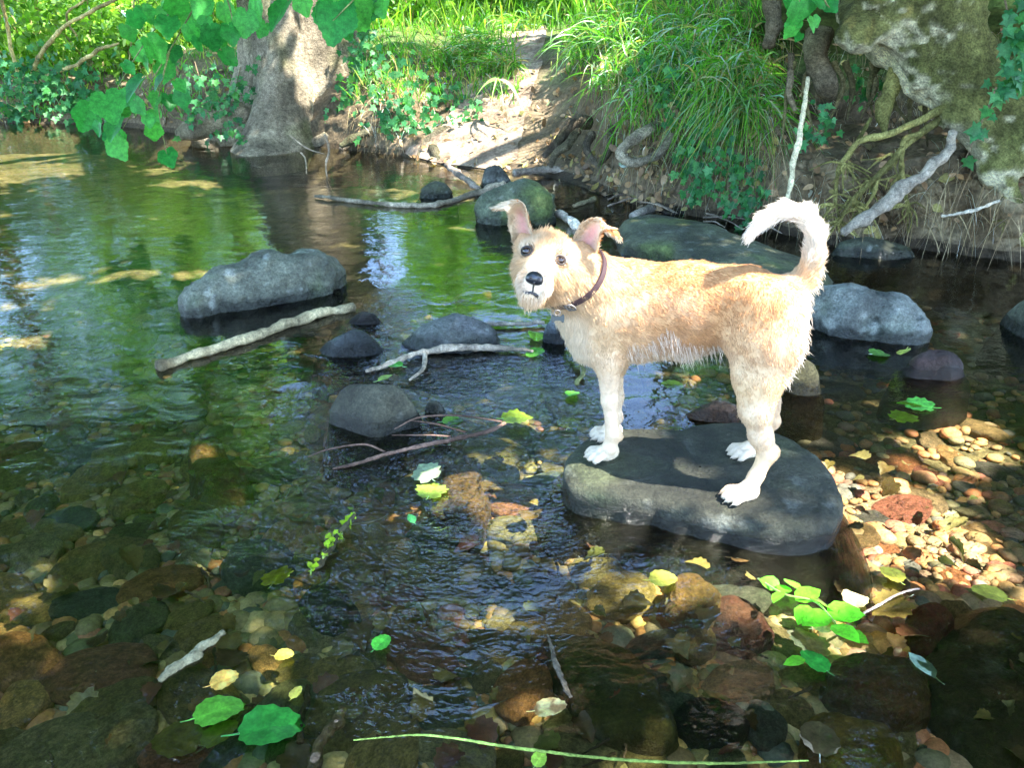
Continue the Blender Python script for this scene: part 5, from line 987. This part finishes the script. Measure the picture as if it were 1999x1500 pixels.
SG = [(870, 120, 260, .40, .10, 'tall fine grass tuft at the left side of the path', .5), (930, 100, 320, .42, .12, 'thickest fine grass tuft beside the top of the path', .5), (975, 130, 220, .35, .08, 'grass tuft leaning over the left edge of the path', .6), (1010, 60, 160, .4, .12, 'bright grass tuft at the top of the path', .5),
      (1150, 90, 240, .42, .10, 'arching grass tuft at the right side of the path top', .7), (1215, 70, 240, .4, .12, 'long grass tuft on the bank top right of the path', .6), (1200, 150, 160, .3, .08, 'grass tuft hanging right of the path', .8), (1260, 180, 150, .36, .08, 'sedge tuft above the looping pale root', 1.0), (1240, 90, 150, .4, .1, 'sedge tuft at the back of the bank top', .7),
      (1320, 120, 180, .42, .10, 'sedge tuft in the middle of the bank edge', 1.0), (1380, 100, 200, .42, .10, 'sedge tuft left of the thickest sedge curtain', 1.0), (1430, 150, 220, .45, .08, 'thick sedge curtain hanging down the bank', 1.1), (1462, 210, 200, .42, .06, 'lowest sedge curtain, nearest to the pale leaning stick', 1.2), (1395, 180, 160, .4, .07, 'sedge tuft over the trailing ivy', 1.1), (1470, 110, 180, .4, .07, 'sedge tuft beside the dark hollow', 1.0), (1300, 60, 160, .4, .1, 'grass tuft at the top edge above the sedge', .6), (1420, 50, 180, .4, .1, 'grass tuft at the top edge near the leaning tree', .7)]
for a in SG: sedge(*a)
bl_p = bank_at(965, 195); n = 4; V, F, k = blades(np.tile(PY(972, 155, 6.3), (n, 1)), np.array([(-.35, -.4, .1), (-.1, -.5, 0), (.08, -.5, .1), (.3, -.4, .1)]), [.32]*n, [.035]*n, [.8]*n, 8); tag(obj('grass_tuft', V, F, M_GRASS, None, cols=np.tile([(.55, .68, .34)], (len(V), 1))), 'broad pale grass blades drooping over the left edge of the path', 'grass')
# countless grass
P = np.vstack([scat(1500, 690, 1010, 20, 200), scat(1500, 1100, 1520, 0, 150), scat(900, -20, 480, 60, 235), scat(1800, 700, 1500, -60, 60), scat(500, 1200, 1500, 150, 300)]); n = len(P)
far = P[:, 1]; V, F, k = blades(P, np.column_stack([rng.normal(0, .35, n), rng.normal(-.25, .3, n), np.ones(n)]), rng.uniform(.08, .3, n), rng.uniform(.004, .009, n)*np.clip(far/5, 1, 2.5), rng.uniform(.1, .7, n), 4)
tag(obj('grass', V, F, M_GRASS, None, cols=tuftcols(n, k)), 'short green grass and weeds growing over the bank top', 'grass', kind='stuff')
P = rng.uniform((-14, 8.8, 0), (8, 22, 0), (16000, 3)); vv = np.interp(P[:, 1]-shore(P[:, 0]), mid and [q[0] for q in mid], range(13)); P = bank(P[:, 0], vv); n = len(P)
V, F, k = blades(P, np.column_stack([rng.normal(0, .35, n), rng.normal(0, .35, n), np.ones(n)]), rng.uniform(.2, .6, n), rng.uniform(.012, .03, n), rng.uniform(.1, .6, n), 3); tag(obj('undergrowth', V, F, M_GRASS, None, cols=tuftcols(n, k, BP)), 'bright sunlit grass and undergrowth beyond the top of the bank', 'undergrowth', kind='stuff')
# dead hanging grass and leaf litter on the bank
P = np.vstack([scat(900, 1180, 1520, 110, 330), scat(500, 690, 1000, 130, 260), scat(900, 1500, 2000, 60, 440)]); n = len(P); V, F, k = blades(P, np.column_stack([rng.normal(0, .4, n), rng.uniform(-1, -.2, n), rng.uniform(-.5, .4, n)]), rng.uniform(.08, .3, n), rng.uniform(.002, .004, n), rng.uniform(.6, 1.4, n), 4)
tag(obj('dead_grass', V, F, M_LITTER, None, cols=tuftcols(n, k, np.array([(.3, .22, .11), (.22, .15, .08), (.38, .3, .16)]))), 'straw-coloured dead grass and fine roots hanging on the bank face', 'dead grass', kind='stuff')
P = np.vstack([scat(500, 1150, 1520, 60, 420), scat(350, 680, 1150, 120, 330), scat(160, 1100, 1300, 300, 410), scat(250, 0, 480, 120, 240), scat(260, 1520, 1999, 40, 450)]); n = len(P); P[:, 2] += .01; P[:, 1] -= .01
V, F, k = leaves(P, rdir(n, 0), rdir(n, .8)+np.array([0, -.5, 0]), rng.uniform(.03, .07, n), OUT_OVAL, .2); pl = np.array([(.30, .18, .08), (.2, .12, .06), (.42, .28, .15), (.35, .3, .1)])
tag(obj('fallen_leaves', V, F, M_LITTER, None, cols=np.repeat(pl[rng.integers(0, 4, n)]*rng.uniform(.7, 1.2, (n, 1)), k, 0)), 'brown fallen leaves lying over the banks', 'leaf litter', kind='stuff')
IVG = np.array([(.03, .14, .05), (.05, .20, .08), (.04, .16, .04), (.09, .26, .10)])
def ivy(paths, n, size, label, Y=None, spread=14, seed=0, pts=None):
    W_ = []
    for pth_ in paths:
        W_.append([PY(*p) if len(p) == 3 else (bank_at(*p) if bank_at(*p) is not None else PY(p[0], p[1], 5))+np.array([0, -.04, 0]) for p in pth_])
    e = empty('ivy', W_[0][0]); tag(e, label, 'ivy', 'ivy on the banks and trees'); ac = Acc(); C = []
    for ws in W_:
        acc_tube(ac, ws, [.004, .003, .0015], (.16, .12, .07), sides=5, n=24, rough=.1); q = crs(ws, 200); i = rng.integers(0, 200, max(1, n//len(W_))); m = mpp(q[100]); C.append(q[i]+rng.normal(0, spread*m, (len(i), 3))*np.array([1, .35, .8])-np.array([0, .03, 0]))
    ac.obj('vine', M_WOOD, e); C = np.vstack(C); k_ = len(C); D = np.column_stack([rng.normal(0, .5, k_), rng.normal(-.3, .3, k_), rng.uniform(-1, -.1, k_)]); Nn = np.column_stack([rng.normal(0, .4, k_), -np.ones(k_), rng.uniform(0, 1.2, k_)])
    V, F, k = leaves(C, D, Nn, rng.uniform(.6, 1.25, k_)*size, OUT_IVY, .15); obj('foliage', V, F, M_LEAF, e, cols=np.repeat(IVG[rng.integers(0, 4, k_)]*rng.uniform(.7, 1.3, (k_, 1)), k, 0))
ivy([[(710, 60, 6.9), (690, 140, 6.8), (665, 240, 6.7)], [(720, 20, 6.9), (715, 120, 6.8), (700, 220, 6.7)]], 150, .06, 'ivy climbing the right side of the big trunk', spread=16)
ivy([[(740, 120), (770, 180), (790, 235)], [(800, 130), (840, 200), (800, 250)], [(720, 180), (760, 230), (820, 240)]], 260, .06, 'ivy spreading over the bank between the big tree and the path', spread=26)
ivy([[(900, 180), (930, 215), (900, 240)], [(850, 150), (880, 200), (860, 230)]], 90, .055, 'ivy at the foot of the fine grass left of the path', spread=20)
ivy([[(1310, 150, 4.75), (1330, 250, 4.5), (1340, 330, 4.3), (1350, 390, 4.2)], [(1380, 180, 4.5), (1365, 280, 4.3), (1370, 360, 4.2)]], 150, .05, 'ivy trailing down the bank face right of the looping root', spread=18)
ivy([[(1420, 200, 4.3), (1400, 300, 4.1), (1385, 380, 4.1)], [(1440, 280, 4.15), (1430, 340, 4.1), (1425, 400, 4.05)], [(1455, 300, 4.1), (1470, 380, 4.0), (1440, 430, 4.0)]], 130, .045, 'ivy hanging under the sedge curtain', spread=14)
ivy([[(1300, 40), (1350, 80), (1400, 110)], [(1250, 120), (1300, 160), (1340, 200)]], 160, .05, 'ivy among the sedge on top of the bank', spread=26)
ivy([[(1590, 200, 3.85), (1610, 250, 3.8), (1580, 270, 3.78)], [(1660, 190, 4.1), (1690, 170, 4.1), (1710, 160, 4.1)]], 60, .045, 'dark ivy inside the hollow beneath the leaning tree', spread=18)
ivy([[(1960, -10, 3.45), (1975, 70, 3.42), (1985, 140, 3.4)], [(1990, 100, 3.4), (1965, 150, 3.38), (1950, 190, 3.38)]], 44, .07, 'ivy at the right edge on the leaning tree', spread=16)
ivy([[(1945, 170, 3.35), (1920, 230, 3.35), (1905, 265, 3.35), (1880, 320, 3.35)]], 7, .065, 'single ivy strand dangling in front of the leaning tree root', spread=6)
ivy([[(470, 130, 6.9), (450, 210, 6.75), (430, 260, 6.7)], [(510, 180, 6.9), (400, 200, 6.8), (380, 240, 6.7)], [(380, 120, 7.2), (400, 180, 7.0), (440, 220, 6.8)]], 190, .06, 'ivy around the left foot of the big tree', spread=22)
ivy([[(20, 150, 8.3), (80, 165, 8.2), (140, 160, 8.2)], [(120, 120, 8.4), (60, 200, 8.2), (10, 230, 8.15)], [(180, 140, 8.3), (150, 200, 8.1), (230, 200, 8.0)]], 420, .075, 'ivy covering the low bank at the far left', spread=30)
ivy([[(455, 262, 6.5), (470, 268, 6.45), (480, 285, 6.4)]], 16, .05, 'small ivy sprig hanging off the root over the water', spread=8)
# bare twigs at the water
TW = [([(566, 264, 6.0), (600, 290, 5.8), (632, 300, 5.6)], [2, 2, 1], 'thin bare twig arching over the water in front of the big tree'), ([(634, 262, 5.4), (642, 290, 5.4), (636, 330, 5.4), (650, 378, 5.35)], [3, 3, 2, 1], 'pale dangling rootlet hanging into the water left of the grey roots'), ([(588, 298, .08), (596, 310, .05), (598, 338, 0)], [2, 2, 1], 'short bare twig poking from the water in front of the big tree')]
for i, (p, r, lab) in enumerate(TW): stick(p, r, lab, (.34, .26, .18), 'twig', 'twig', 660+i, moss=0, n=24)
for i in range(14):
    x = rng.uniform(1180, 1560); y = 380+(x-1180)*.16+rng.uniform(-10, 25); l = rng.uniform(40, 110); a = rng.uniform(-.5, .5)
    stick([(x, y, .02), (x+l*.5, y-l*.5*a-5, .04), (x+l, y-l*a, .03)], [2.4, 2, 1], 'thin dead twig in the tangle at the foot of the sedge bank', (.24, .19, .14), 'twig', 'twig', 670+i, n=16, moss=0)['group'] = 'dead twigs at the foot of the bank'
for i in range(16):
    x = rng.uniform(60, 1950); y = rng.uniform(1080, 1480); a = rng.uniform(0, 3.1); l = rng.uniform(30, 80)
    stick([(x, y), (x+l*.5*math.cos(a)+4, y+l*.4*math.sin(a)), (x+l*math.cos(a), y+l*.8*math.sin(a))], [4, 3.5, 2], 'small dark twig sunk on the stream bed', (.10, .07, .045), 'twig', 'twig', 700+i, n=16, moss=.1, z=-.035)['group'] = 'twigs sunk on the stream bed'
print('objects', len(bpy.data.objects), 'fur', len(HP), 'dogverts', len(DV))
